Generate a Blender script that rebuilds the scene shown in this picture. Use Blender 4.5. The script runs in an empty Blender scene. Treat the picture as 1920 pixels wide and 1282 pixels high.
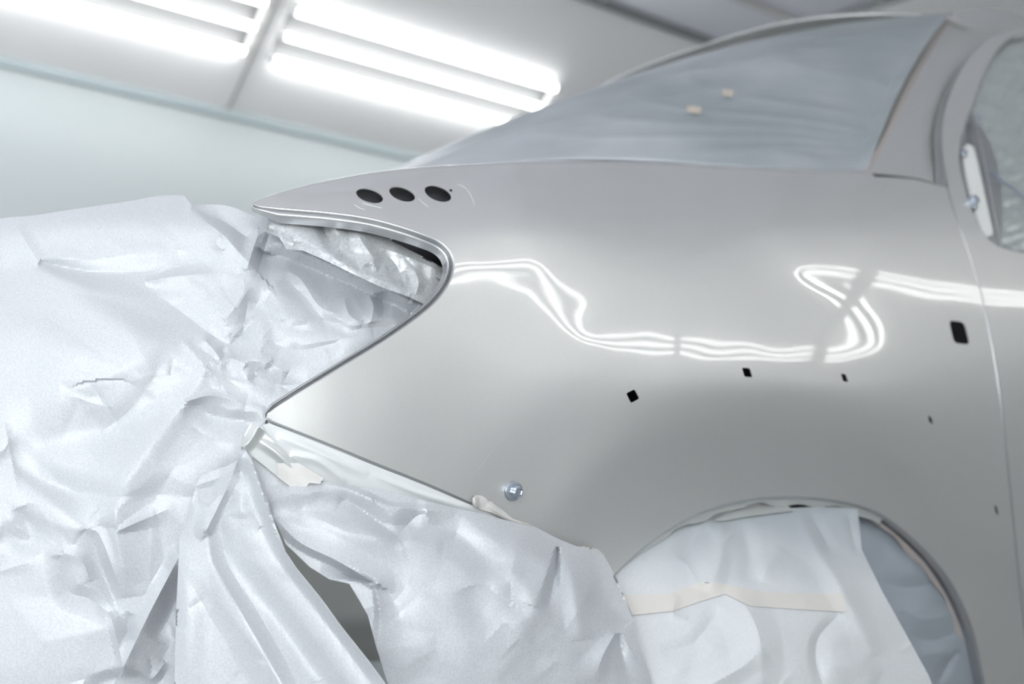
import bpy, bmesh, math, random
import numpy as np
from mathutils import Vector, Matrix
from mathutils.geometry import delaunay_2d_cdt

# ------------------------------------------------------------------ camera
FPX = 2667.0                                    # 50 mm lens on a 36 mm sensor, 1920 px wide
PITCH = math.atan(415/FPX); YAW = math.atan((4013-960)/FPX)
VX, VY = math.cos(YAW), math.sin(YAW)
FW = np.array([VX*math.cos(PITCH), VY*math.cos(PITCH), math.sin(PITCH)])
RT = np.array([VY, -VX, 0.0]); UP = np.cross(RT, FW)
CAM = np.array([0.0, 0.0, 0.6])
S = bpy.context.scene
cd = bpy.data.cameras.new('camera'); cam = bpy.data.objects.new('camera', cd)
S.collection.objects.link(cam); S.camera = cam
cd.sensor_width = 36.0; cd.lens = FPX*36/1920; cd.clip_start = 0.05; cd.clip_end = 60
cam.matrix_world = Matrix(((RT[0], UP[0], -FW[0], CAM[0]), (RT[1], UP[1], -FW[1], CAM[1]),
                           (RT[2], UP[2], -FW[2], CAM[2]), (0, 0, 0, 1)))
cd.dof.use_dof = True; cd.dof.focus_distance = 1.66; cd.dof.aperture_fstop = 3.4

# ------------------------------------------------------------------ world, exposure
W = bpy.data.worlds.new('booth_air'); S.world = W; W.use_nodes = True
W.node_tree.nodes['Background'].inputs[0].default_value = (0.75, 0.82, 0.86, 1)
W.node_tree.nodes['Background'].inputs[1].default_value = 0.15
S.view_settings.view_transform = 'Standard'; S.view_settings.look = 'None'
S.view_settings.gamma = 1.0; S.view_settings.use_curve_mapping = False
S.view_settings.exposure = 1.78
TUBE_POWER = 4.8
FILL_POWER = 1.6  # strength of the added fill panes
S.cycles.max_bounces = 10; S.cycles.diffuse_bounces = 6; S.cycles.glossy_bounces = 6

# ------------------------------------------------------------------ helpers
def link(name, me, mat=None, parent=None):
    o = bpy.data.objects.new(name, me); S.collection.objects.link(o)
    if mat is not None: me.materials.append(mat)
    if parent is not None: o.parent = parent
    return o
def tag(o, label=None, cat=None, group=None, kind=None):
    if label: o['label'] = label
    if cat: o['category'] = cat
    if group: o['group'] = group
    if kind: o['kind'] = kind
    return o
def empty(name, loc):
    o = bpy.data.objects.new(name, None); S.collection.objects.link(o); o.location = loc
    o.empty_display_size = 0.05
    return o
def keep_world(o, parent):                       # parent while the mesh stays where it was modelled
    o.parent = parent
    o.matrix_parent_inverse = Matrix.Translation(-Vector(parent.location))
    return o

def mat(name, col, rough=0.5, metal=0.0, coat=0.0, coat_rough=0.03, spec=0.5, bump=None, mottle=None,
        emit=None, alpha=1.0, trans=0.0, sheen=None):
    m = bpy.data.materials.new(name); m.use_nodes = True
    nt = m.node_tree; b = nt.nodes['Principled BSDF']
    b.inputs['Base Color'].default_value = (*col, 1); b.inputs['Roughness'].default_value = rough
    b.inputs['Metallic'].default_value = metal; b.inputs['Coat Weight'].default_value = coat
    b.inputs['Coat Roughness'].default_value = coat_rough
    b.inputs['Specular IOR Level'].default_value = spec
    b.inputs['Alpha'].default_value = alpha
    b.inputs['Transmission Weight'].default_value = trans
    tc = nt.nodes.new('ShaderNodeTexCoord')
    if mottle:                                   # (scale, dark factor, contrast lo, hi)
        sc, c2, lo, hi = mottle
        n = nt.nodes.new('ShaderNodeTexNoise'); n.inputs['Scale'].default_value = sc
        n.inputs['Detail'].default_value = 4
        r = nt.nodes.new('ShaderNodeValToRGB'); r.color_ramp.elements[0].position = lo
        r.color_ramp.elements[1].position = hi
        r.color_ramp.elements[0].color = (*c2, 1); r.color_ramp.elements[1].color = (*col, 1)
        nt.links.new(tc.outputs['Object'], n.inputs['Vector']); nt.links.new(n.outputs[0], r.inputs[0])
        nt.links.new(r.outputs[0], b.inputs['Base Color'])
    if bump:                                     # list of (scale, strength, distance)
        prev = None
        for sc, st, di in bump:
            n = nt.nodes.new('ShaderNodeTexNoise'); n.inputs['Scale'].default_value = sc
            n.inputs['Detail'].default_value = 2
            k = nt.nodes.new('ShaderNodeBump'); k.inputs['Strength'].default_value = st
            k.inputs['Distance'].default_value = di
            nt.links.new(tc.outputs['Object'], n.inputs['Vector']); nt.links.new(n.outputs[0], k.inputs['Height'])
            if prev: nt.links.new(prev.outputs[0], k.inputs['Normal'])
            prev = k
        nt.links.new(prev.outputs[0], b.inputs['Normal'])
    if emit:
        b.inputs['Emission Color'].default_value = (*emit[0], 1); b.inputs['Emission Strength'].default_value = emit[1]
    return m

def rays(uv):
    uv = np.asarray(uv, float).reshape(-1, 2)
    return FW + ((uv[:, :1]-960)/FPX)*RT - ((uv[:, 1:]-641)/FPX)*UP
RU = RT/FPX; RV = -UP/FPX

def spline(pts, step=6.0, closed=False):         # Catmull-Rom through key points, resampled evenly
    p = np.asarray(pts, float); n = len(p); out = []
    idx = range(n if closed else n-1)
    for i in idx:
        if closed: a, b, c, d = p[(i-1) % n], p[i], p[(i+1) % n], p[(i+2) % n]
        else: a, b, c, d = p[max(i-1, 0)], p[i], p[i+1], p[min(i+2, n-1)]
        L = np.linalg.norm(c[:2]-b[:2]); m = max(4, int(L/1.5))
        ta, tb = (c-a), (d-b)
        la = max(np.linalg.norm(b-a), 1e-6) + L; lb = L + max(np.linalg.norm(d-c), 1e-6)
        ta = ta/la*L if la > 0 else ta; tb = tb/lb*L
        for t in np.arange(m)/m:
            h = (2*t**3-3*t*t+1)*b + (t**3-2*t*t+t)*ta + (-2*t**3+3*t*t)*c + (t**3-t*t)*tb
            out.append(h)
    if not closed: out.append(p[-1])
    out = np.array(out)
    if closed: out = np.vstack([out, out[:1]])
    s = np.r_[0, np.cumsum(np.linalg.norm(np.diff(out, axis=0), axis=1))]
    k = max(3, int(round(s[-1]/step)))
    q = np.linspace(0, s[-1], k+1)
    res = np.stack([np.interp(q, s, out[:, j]) for j in range(out.shape[1])], 1)
    return res[:-1] if closed else res
def poly(pts, step=6.0, closed=True):            # straight segments, resampled
    p = np.asarray(pts, float); out = []
    n = len(p)
    for i in range(n if closed else n-1):
        a, b = p[i], p[(i+1) % n]; k = max(1, int(round(np.linalg.norm(b-a)/step)))
        for t in range(k): out.append(a+(b-a)*t/k)
    if not closed: out.append(p[-1])
    return np.array(out)
def inside(pts, ring):
    x, y = pts[:, 0], pts[:, 1]; r = np.zeros(len(pts), bool); n = len(ring)
    for i in range(n):
        x1, y1 = ring[i]; x2, y2 = ring[(i+1) % n]
        if y1 == y2: continue
        c = ((y1 > y) != (y2 > y)) & (x < (x2-x1)*(y-y1)/(y2-y1)+x1)
        r ^= c
    return r
def seg_dist(pts, ring):
    d = np.full(len(pts), 1e9)
    for i in range(len(ring)):
        a = ring[i]; dx = pts-a; d = np.minimum(d, dx[:, 0]**2+dx[:, 1]**2)
    return np.sqrt(d)

class Field:
    """log of the distance along the view axis over a picture-plane chart, cubic B-spline, least squares"""
    def __init__(s, x0, x1, y0, y1, h):
        s.x0, s.y0, s.h = x0, y0, h
        s.nx = int(math.ceil((x1-x0)/h))+3; s.ny = int(math.ceil((y1-y0)/h))+3
        s.val = []; s.nor = []; s.sm = 900.0
    @staticmethod
    def b(t, d=0):
        if d == 0: return np.stack([(1-t)**3, 3*t**3-6*t*t+4, -3*t**3+3*t*t+3*t+1, t**3], 1)/6
        return np.stack([-(1-t)**2*3, 9*t*t-12*t, -9*t*t+6*t+3, 3*t*t], 1)/6
    def basis(s, uv, du=0, dv=0):
        uv = np.asarray(uv, float).reshape(-1, 2)
        x = np.clip((uv[:, 0]-s.x0)/s.h, 0, s.nx-3.0001); y = np.clip((uv[:, 1]-s.y0)/s.h, 0, s.ny-3.0001)
        i = x.astype(int); j = y.astype(int)
        bx = s.b(x-i, du)/(s.h**du); by = s.b(y-j, dv)/(s.h**dv)
        w = (bx[:, :, None]*by[:, None, :]).reshape(len(uv), 16)
        ii = (i[:, None, None]+np.arange(4)[None, :, None]); jj = (j[:, None, None]+np.arange(4)[None, None, :])
        return (ii*s.ny+jj).reshape(len(uv), 16), w
    def depth(s, u, v, D, w=100.0): s.val.append((u, v, D, w))
    def normal(s, u, v, n, w=1.0): s.nor.append((u, v, np.asarray(n, float)/np.linalg.norm(n), w))
    def solve(s):
        N = s.nx*s.ny; A = np.zeros((N, N)); B = np.zeros(N)
        if not hasattr(s, 'AS'):
            R = []
            g = lambda i, j: i*s.ny+j
            AS = np.zeros((N, N))
            def add(ix, cf, w):
                for a, ca in zip(ix, cf):
                    for b_, cb in zip(ix, cf): AS[a, b_] += w*w*ca*cb
            for i in range(s.nx):
                for j in range(s.ny):
                    if i+2 < s.nx: add((g(i, j), g(i+1, j), g(i+2, j)), (1, -2, 1), 1)
                    if j+2 < s.ny: add((g(i, j), g(i, j+1), g(i, j+2)), (1, -2, 1), 1)
                    if i+1 < s.nx and j+1 < s.ny:
                        add((g(i, j), g(i+1, j), g(i, j+1), g(i+1, j+1)), (1.4, -1.4, -1.4, 1.4), 1)
            s.AS = AS
        A += s.AS*s.sm**2
        rows = []
        v = np.array([(a, b, c, d) for a, b, c, d in s.val])
        ix, w = s.basis(v[:, :2])
        for k in range(len(v)): rows.append((ix[k], w[k]*v[k, 3], math.log(v[k, 2])*v[k, 3]))
        if s.nor:
            uv = np.array([(a, b) for a, b, c, d in s.nor]); r = rays(uv)
            iu, wu = s.basis(uv, 1, 0); iv, wv = s.basis(uv, 0, 1)
            for k, (_, _, n, wt) in enumerate(s.nor):
                q = FPX*50*wt; nr = n@r[k]
                rows.append((iu[k], wu[k]*nr*q, -(n@RU)*q)); rows.append((iv[k], wv[k]*nr*q, -(n@RV)*q))
        for i_, w_, b_ in rows:
            A[np.ix_(i_, i_)] += np.outer(w_, w_); B[i_] += w_*b_
        s.c = np.linalg.solve(A+np.eye(N)*1e-6, B)
        return s
    def L(s, uv, du=0, dv=0):
        ix, w = s.basis(uv, du, dv); return (s.c[ix]*w).sum(1)
    def D(s, uv): return np.exp(s.L(uv))
    def P(s, uv): return CAM+s.D(uv)[:, None]*rays(uv)
    def N(s, uv):
        r = rays(uv); pu = s.L(uv, 1, 0)[:, None]*r+RU; pv = s.L(uv, 0, 1)[:, None]*r+RV
        n = np.cross(pv, pu); n /= np.linalg.norm(n, axis=1)[:, None]
        n *= -np.sign((n*r).sum(1))[:, None]
        return n
def at(u, v, D): return CAM+D*rays([(u, v)])[0]
def atY(u, v, Y):
    r = rays([(u, v)])[0]; return CAM+r*(Y-CAM[1])/r[1]
def nae(a, e):                                   # azimuth towards the nose, elevation, degrees
    a, e = math.radians(a), math.radians(e)
    return np.array([-math.sin(a)*math.cos(e), -math.cos(a)*math.cos(e), math.sin(e)])
def ncam(ix, iy, s):
    l = math.hypot(ix, iy); c = math.sqrt(1-s*s)
    return (RT*ix/l+UP*iy/l)*c-FW*s

def triangulate(outer, holes, step, extra=None, jitter=0.0):
    rings = [outer]+list(holes)
    lo = outer.min(0); hi = outer.max(0)
    gy = np.arange(lo[1], hi[1], step*0.866); pts = []
    rnd = np.random.RandomState(3)
    for k, y in enumerate(gy):
        xs = np.arange(lo[0]+(k % 2)*step/2, hi[0], step)
        pts.append(np.stack([xs, np.full(len(xs), y)], 1))
    pts = np.vstack(pts)
    if jitter: pts += rnd.uniform(-jitter, jitter, pts.shape)*step
    m = inside(pts, outer)
    for h in holes: m &= ~inside(pts, h)
    pts = pts[m]
    allb = np.vstack(rings)
    keep = np.ones(len(pts), bool)
    for k in range(0, len(allb), 400):
        b = allb[k:k+400]; d = ((pts[:, None, :]-b[None])**2).sum(2).min(1); keep &= d > (0.55*step)**2
    pts = pts[keep]
    if extra is not None and len(extra):
        ex = []; cell = {}
        for p in extra:                            # keep crease points apart from each other and from the rim
            c = (int(p[0]//(step*.7)), int(p[1]//(step*.7)))
            if c in cell: continue
            cell[c] = 1; ex.append(p)
        ex = np.array(ex); ok = inside(ex, outer); ex = ex[ok]
        ok = np.ones(len(ex), bool)
        for k in range(0, len(allb), 400):
            b = allb[k:k+400]; ok &= ((ex[:, None, :]-b[None])**2).sum(2).min(1) > (.5*step)**2
        ex = ex[ok]; keep = np.ones(len(pts), bool)
        for k in range(0, len(ex), 300):
            b = ex[k:k+300]; keep &= ((pts[:, None, :]-b[None])**2).sum(2).min(1) > (.62*step)**2
        pts = np.vstack([pts[keep], ex])
    V = [Vector(p) for r in rings for p in r]; E = []; k = 0
    for r in rings:
        n = len(r); E += [(k+i, k+(i+1) % n) for i in range(n)]; k += n
    V += [Vector(p) for p in pts]
    ov, oe, of, a, b, c = delaunay_2d_cdt(V, E, [], 0, 1e-5, True)
    ov = np.array([tuple(p) for p in ov]); F = [tuple(f) for f in of if len(f) == 3]
    cen = np.array([ov[list(f)].mean(0) for f in F])
    m = inside(cen, outer)
    for h in holes: m &= ~inside(cen, h)
    F = [f for f, ok in zip(F, m) if ok]
    return ov, F

def shell(name, outer, holes, step, pos, nor, thick, mt, parent=None, jitter=0.0, extra=None, crease=None):
    """a sheet with real thickness: front follows pos(uv), back lies `thick` metres behind"""
    uv, F = triangulate(outer, holes, step, jitter=jitter, extra=extra)
    P = pos(uv); N = nor(uv) if nor is not None else None
    if N is None:
        N = np.zeros_like(P)
        f = np.array(F); fn = np.cross(P[f[:, 1]]-P[f[:, 0]], P[f[:, 2]]-P[f[:, 0]])
        for k in range(3): np.add.at(N, f[:, k], fn)
        N /= np.maximum(np.linalg.norm(N, axis=1), 1e-12)[:, None]
        sgn = -np.sign((N*rays(uv)).sum(1)); sgn[sgn == 0] = 1; N *= sgn[:, None]
    n = len(P); B = P-N*thick
    verts = np.vstack([P, B]).tolist(); faces = []; lnor = []
    cnt = {}
    for f in F:
        a, b, c = f
        g = np.cross(P[b]-P[a], P[c]-P[a])
        if g@(N[a]+N[b]+N[c]) < 0: a, c = c, a
        faces.append((a, b, c)); lnor += [N[a], N[b], N[c]]
        faces.append((c+n, b+n, a+n)); lnor += [-N[c], -N[b], -N[a]]
        for e in ((a, b), (b, c), (c, a)): cnt[e] = cnt.get(e, 0)+1
    for (a, b) in list(cnt):
        if (b, a) not in cnt:
            faces.append((b, a, a+n, b+n))
            g = np.cross(P[a]-P[b], -N[a]); l = np.linalg.norm(g); g = g/l if l > 0 else g
            lnor += [g]*4
    me = bpy.data.meshes.new(name); me.from_pydata(verts, [], faces); me.update()
    me.polygons.foreach_set('use_smooth', [True]*len(me.polygons))
    if crease:
        bm = bmesh.new(); bm.from_mesh(me)
        for e in bm.edges:
            if len(e.link_faces) == 2 and e.calc_face_angle(0) > math.radians(crease): e.smooth = False
        bm.to_mesh(me); bm.free()
    else: me.normals_split_custom_set([tuple(x) for x in lnor])
    return link(name, me, mt, parent)

def smooth_mesh(name, verts, faces, mt, parent=None, angle=40):
    me = bpy.data.meshes.new(name); me.from_pydata([tuple(v) for v in verts], [], faces); me.update()
    bm = bmesh.new(); bm.from_mesh(me); bmesh.ops.recalc_face_normals(bm, faces=bm.faces)
    for f in bm.faces: f.smooth = True
    for e in bm.edges:
        if len(e.link_faces) == 2 and e.calc_face_angle(0) > math.radians(angle): e.smooth = False
    bm.to_mesh(me); bm.free()
    return link(name, me, mt, parent)

def sweep(name, P, frames, prof, mt, parent=None, closed=False, capped=True, angle=50):
    """frames: (outward, inward) unit vectors per point; prof: list of (out, in) in metres or fn(i)->list"""
    n = len(P); V = []; F = []
    for i in range(n):
        pr = prof(i) if callable(prof) else prof
        for o, k in pr: V.append(P[i]+frames[i][0]*o+frames[i][1]*k)
    m = len(pr)
    for i in range(n if closed else n-1):
        j = (i+1) % n
        for k in range(m-1): F.append((i*m+k, i*m+k+1, j*m+k+1, j*m+k))
    return smooth_mesh(name, V, F, mt, parent, angle)

def tube(name, pts, rad, mt, parent=None, seg=12):
    pts = [np.asarray(p, float) for p in pts]; n = len(pts); V = []; F = []
    up0 = np.array([0.123, 0.2, 0.97])
    for i in range(n):
        t = pts[min(i+1, n-1)]-pts[max(i-1, 0)]; t /= np.linalg.norm(t)
        a = np.cross(t, up0); a /= np.linalg.norm(a); b = np.cross(t, a)
        r = rad[i] if hasattr(rad, '__len__') else rad
        for k in range(seg):
            q = 2*math.pi*k/seg; V.append(pts[i]+a*math.cos(q)*r+b*math.sin(q)*r)
    for i in range(n-1):
        for k in range(seg):
            F.append((i*seg+k, i*seg+(k+1) % seg, (i+1)*seg+(k+1) % seg, (i+1)*seg+k))
    F.append(tuple(range(seg))[::-1]); F.append(tuple((n-1)*seg+k for k in range(seg)))
    return smooth_mesh(name, V, F, mt, parent, 50)

def box(name, lo, hi, mt, parent=None, bevel=0.0):
    bm = bmesh.new(); bmesh.ops.create_cube(bm, size=1)
    lo = np.array(lo, float); hi = np.array(hi, float); c = (lo+hi)/2; d = hi-lo
    for v in bm.verts: v.co = Vector((v.co.x*d[0]+c[0], v.co.y*d[1]+c[1], v.co.z*d[2]+c[2]))
    if bevel: bmesh.ops.bevel(bm, geom=bm.edges[:], offset=bevel, segments=2, affect='EDGES')
    me = bpy.data.meshes.new(name); bm.to_mesh(me); bm.free()
    return link(name, me, mt, parent)
def prism_x(name, poly_yz, x0, x1, mt, parent=None):   # extrude a Y,Z outline along the booth
    n = len(poly_yz)
    V = [(x0, y, z) for y, z in poly_yz]+[(x1, y, z) for y, z in poly_yz]
    F = [tuple(range(n)), tuple(range(2*n-1, n-1, -1))]+[(i, (i+1) % n, (i+1) % n+n, i+n) for i in range(n)]
    me = bpy.data.meshes.new(name); me.from_pydata(V, [], F); me.update()
    bm = bmesh.new(); bm.from_mesh(me); bmesh.ops.recalc_face_normals(bm, faces=bm.faces); bm.to_mesh(me); bm.free()
    return link(name, me, mt, parent)

# ------------------------------------------------------------------ materials
M_wall = mat('booth_wall_paint', (0.63, 0.675, 0.68), 0.45, mottle=(0.6, (0.60, 0.648, 0.66), 0.3, 0.7))
M_nearwall = mat('booth_near_wall_paint', (0.84, 0.845, 0.835), 0.5)
M_ceil = mat('booth_ceiling_paint', (0.90, 0.89, 0.885), 0.5, mottle=(1.2, (0.87, 0.86, 0.86), 0.35, 0.65))
M_filter = mat('ceiling_filter_fleece', (0.80, 0.80, 0.86), 0.9, bump=[(400, 0.3, 0.002)])
M_grid = mat('filter_frame_metal', (0.30, 0.31, 0.32), 0.5, 0.6)
M_gridl = mat('filter_bar_metal', (0.62, 0.60, 0.58), 0.4, 0.5)
M_floor = mat('booth_floor_grating', (0.41, 0.42, 0.42), 0.6, mottle=(14, (0.35, 0.36, 0.36), 0.4, 0.6))
M_tray = mat('lamp_tray_reflector', (0.14, 0.14, 0.14), 0.5)
M_tube = mat('fluorescent_tube', (1, 1, 1), 0.3, emit=((0.97, 1.0, 1.0), TUBE_POWER*.72))
M_tube2 = mat('fluorescent_tube_near', (1, 1, 1), 0.3, emit=((0.99, 1.0, 0.99), TUBE_POWER*.40))
M_cap = mat('tube_cap', (0.8, 0.8, 0.8), 0.4, 0.0)
M_paint = mat('silver_car_paint', (0.83, 0.83, 0.815), 0.42, 0.88, 1.0, 0.02, mottle=(1500, (0.77, 0.77, 0.76), 0.35, 0.65))
M_paint.node_tree.nodes['Principled BSDF'].inputs['Coat IOR'].default_value = 1.65
M_flange = mat('silver_paint_on_edges', (0.52, 0.53, 0.54), 0.30, 0.9, 0.4, 0.08)
M_dark = mat('inner_shade_black', (0.012, 0.014, 0.018), 0.5, 0.0)  # near-black colour stands in for the unlit inside of the body
M_bolt = mat('zinc_bolt', (0.56, 0.61, 0.69), 0.2, 1.0)
M_rubber = mat('black_seal', (0.03, 0.032, 0.034), 0.5)
M_film = mat('masking_film', (0.50, 0.52, 0.55), 0.36, 0.25, 0.0, 0.15, mottle=(2.2, (0.32, 0.36, 0.375), 0.38, 0.62))

# ------------------------------------------------------------------ the booth
WY, NY, ZW, ZC = 5.2, -1.1, 2.51, 3.2            # far wall, near wall, wall height, ceiling height
X0, X1 = -4.0, 10.0
XF = 5.45                                        # end of the filter ceiling
tag(box('floor', (X0-.1, NY-.1, -.1), (X1+.1, WY+.1, 0), M_floor), kind='structure')
tag(box('wall_far', (X0, WY, 0), (X1, WY+.08, ZW+.02), M_wall), kind='structure')
tag(box('wall_near', (X0, NY-.08, 0), (X1, NY, ZW+.02), M_nearwall), kind='structure')
tag(prism_x('wall_end', [(NY, 0), (WY, 0), (WY, ZW), (WY-.7, ZC), (NY+.7, ZC), (NY, ZW)], X1, X1+.08, M_wall), kind='structure')
tag(prism_x('wall_front', [(NY, 0), (WY, 0), (WY, ZW), (WY-.7, ZC), (NY+.7, ZC), (NY, ZW)], X0-.08, X0, M_wall), kind='structure')
tag(box('ceiling', (X0, NY+.7, ZC+.02), (X1, WY-.7, ZC+.1), M_ceil), kind='structure')
tag(box('ceiling_end', (XF+.03, NY+.7, ZC-.03), (X1, WY-.7, ZC+.02), M_ceil), kind='structure')
# added unseen glowing panes at the nose end, fill light for paper and wing
M_fill = mat('front_fill_glow', (.9, .9, .9), .4, emit=((.96, .985, 1.0), FILL_POWER*.25))
M_fill2 = mat('side_fill_glow', (.9, .9, .9), .4, emit=((.96, .985, 1.0), FILL_POWER*1.25))
M_wframe = mat('added_frame_aluminium', (.5, .52, .53), .4, .5)
for k in range(4):
    y0 = -.75+1.42*k; w = empty('window_%d' % (k+1), (X0+.02, y0+.7, .25)); tag(w, kind='structure')
    keep_world(box('fill_pane', (X0+.004, y0+.05, .3), (X0+.016, y0+1.33, 2.35), M_fill), w)
    for lo_, hi_ in (((X0+.001, y0, .25), (X0+.03, y0+.05, 2.4)), ((X0+.001, y0+1.33, .25), (X0+.03, y0+1.38, 2.4)), ((X0+.001, y0+.05, 2.35), (X0+.03, y0+1.33, 2.4)), ((X0+.001, y0+.05, .25), (X0+.03, y0+1.33, .3))):
        keep_world(box('frame', lo_, hi_, M_wframe), w)
for k in range(2):  # added unseen panes on the near wall brighten the wing's lower corner
    x0 = -3.4+1.65*k; w = empty('window_%d' % (k+5), (x0+.8, NY+.02, .25)); tag(w, kind='structure')
    keep_world(box('fill_pane', (x0+.05, NY+.004, .3), (x0+1.55, NY+.016, 2.3), M_fill2), w)
    for lo_, hi_ in (((x0, NY+.001, .25), (x0+.05, NY+.03, 2.35)), ((x0+1.55, NY+.001, .25), (x0+1.6, NY+.03, 2.35)), ((x0+.05, NY+.001, 2.3), (x0+1.55, NY+.03, 2.35)), ((x0+.05, NY+.001, .25), (x0+1.55, NY+.03, .3))):
        keep_world(box('frame', lo_, hi_, M_wframe), w)
# coving trims along the wall tops
tag(box('trim_1', (X0, WY-.012, ZW-.035), (X1, WY, ZW), mat('trim_metal', (0.45, 0.52, 0.54), 0.5)), kind='structure')
tag(box('trim_2', (X0, NY, ZW-.035), (X1, NY+.012, ZW), bpy.data.materials['trim_metal']), kind='structure')

def slant(side):
    """sloped light panel between wall and ceiling, with lamp openings"""
    wy = WY if side > 0 else NY; sg = -1 if side > 0 else 1
    pt = lambda s, d=0.0: (wy+sg*s+(-sg)*(-d)*0.707*1, ZW+s-(-d)*0.707)   # d>0: out of the room
    def pt(s, d=0.0): return (wy+sg*(s)-sg*d*0.7071, ZW+s+d*0.7071)
    return pt
def light_bank(side, xs, length):
    pt = slant(side); nm = 'ceiling_slope_far' if side > 0 else 'ceiling_slope_near'
    (a, b), nt_ = ((0.18, 0.39), 3) if side > 0 else ((0.225, 0.365), 3)                             # opening along the slope (height above wall top)
    root = tag(prism_x(nm, [pt(0), pt(a), pt(a, .06), pt(0, .06)], X0, X1, M_ceil), kind='structure')
    tag(prism_x(nm, [pt(b), pt(.7), pt(.7, .06), pt(b, .06)], X0, X1, M_ceil), kind='structure')
    prev = X0
    edges = []
    for x in xs: edges += [(prev, x)]; prev = x+length
    edges.append((prev, X1))
    for e0, e1 in edges:
        if e1 > e0: tag(prism_x(nm, [pt(a), pt(b), pt(b, .06), pt(a, .06)], e0, e1, M_ceil), kind='structure')
    # seams in the sloped panel
    for x in xs:
        xx = x-0.07
        tag(prism_x('trim_3', [pt(0.005, -.006), pt(.69, -.006), pt(.69, .0), pt(.005, .0)], xx-.008, xx+.008, M_gridl), kind='structure')
    for i, x in enumerate(xs):
        t = empty('ceiling_light', (x+length/2, pt((a+b)/2)[0], pt((a+b)/2)[1]))
        tray = [pt(a), pt(a+.012, .018), pt(b-.012, .018), pt(b), pt(b, .058), pt(b-.025, .058), pt(a+.015, .058), pt(a, .058)]
        tr = prism_x('reflector_tray', tray, x, x+length, M_tray); keep_world(tr, t)
        for k in range(nt_):
            s = a+.024+(b-a-.048)*k/(nt_-1); y, z = pt(s, -.026)
            tu = tube('tube', [(x+.02, y, z), (x+length-.02, y, z)], 0.0145 if side > 0 else .0135, M_tube if side > 0 else M_tube2, seg=10); keep_world(tu, t)
            for xa, xb in ((x+.004, x+.02), (x+length-.02, x+length-.004)):
                c = tube('tube_cap', [(xa, y, z), (xb, y, z)], 0.0155 if side > 0 else .0145, M_cap, seg=10); c.parent = tu
                c.matrix_parent_inverse = Matrix.Identity(4)
        where = 'far' if side > 0 else 'near'
        pos = ['first', 'second', 'third', 'fourth', 'fifth', 'sixth', 'seventh', 'eighth', 'ninth'][i]
        if side > 0 and abs(x-3.0) < .2: lab = 'bright fluorescent light box in the far slope, right of the dark seam'
        elif side > 0 and abs(x-1.4) < .3: lab = 'bright fluorescent light box in the upper left corner, left of the dark seam'
        else: lab = 'fluorescent four-tube light box, %s from the front end along the %s slope' % (pos, where)
        tag(t, lab, 'ceiling light', 'fluorescent lights in the sloped ceiling panels')
FARX = [-3.44, -1.83, -0.22, 1.39, 3.0, 6.4, 8.1]
light_bank(1, FARX, 1.5)
NEARX = [-2.79, -1.18, 0.43, 2.04, 3.65, 5.26, 6.87, 8.48]
light_bank(-1, NEARX, 1.48)
# filter ceiling: bars and fleece cells, each cell a thing
for x in (XF,):
    tag(box('trim_4', (x-.03, NY+.7, ZC-.03), (x+.03, WY-.7, ZC+.02), M_grid), kind='structure')
ys = [WY-.7-.03-0.44*k for k in range(11)]
tag(box('trim_5', (X0, WY-.74, ZC-.03), (XF-.03, WY-.7, ZC+.02), M_grid), kind='structure')
tag(box('trim_6', (X0, NY+.7, ZC-.03), (XF-.03, NY+.74, ZC+.02), M_grid), kind='structure')
grid = empty('filter_grid', (XF/2, 2.05, ZC-.02))
for k in range(1, 11):
    y = ys[k]
    if y > NY+.8: keep_world(box('bar', (X0, y-.012, ZC-.025), (XF-.03, y+.012, ZC-.005), M_gridl), grid)
cross = np.arange(XF-1.0, X0, -1.0)
for x in cross: keep_world(box('cross_bar', (x-.010, NY+.74, ZC-.022), (x+.010, WY-.74, ZC-.008), M_gridl), grid)
tag(grid, 'metal bar grid holding the pale filter fleece of the ceiling, above the car roof', 'ceiling grid')
fl = box('filter_fleece', (X0, NY+.74, ZC-.004), (XF-.03, WY-.74, ZC+.018), M_filter)
tag(fl, 'pale lavender filter fleece lying on the ceiling grid above the car roof', 'ceiling filter')

# ------------------------------------------------------------------ body side surface
F = Field(430, 2180, -80, 1440, 30); F.sm = 520.0
def dY(u, v, Y, w=60.): F.depth(u, v, (atY(u, v, Y)-CAM)@FW, w)
for u, v, Y in [(475, 380, 1.50), (500, 785, 1.425), (700, 640, 1.335), (850, 800, 1.30), (960, 920, 1.285), (1187, 742, 1.285), (1440, 930, 1.25), (1187, 314, 1.42),
                (1000, 312, 1.44), (1440, 324, 1.42), (1630, 330, 1.42), (1775, 352, 1.38), (1900, 880, 1.28), (1840, 1250, 1.27),
                (1700, 620, 1.29), (2100, 900, 1.28), (2100, 420, 1.31), (1850, 60, 1.60), (2050, 20, 1.60), (1800, 200, 1.47)]:
    dY(u, v, Y)
for u, v, ix, iy in [(560, 352, -.27, 1), (650, 336, -.17, 1), (750, 323, -.1, 1), (870, 314, -.05, 1), (1000, 311, 0, 1), (1180, 313, .02, 1), (1300, 318, .05, 1), (1420, 326, .06, 1)]:
    F.normal(u, v, ncam(ix, iy, .24), .5)
F.normal(1560, 335, ncam(.03, 1, .4), .4)
for u, v in ((695, 367), (753, 363), (820, 362)): F.normal(u, v, (-.15, -.63, .76), .6)
F.normal(560, 378, (-.25, -.60, .72), .4)
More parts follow.
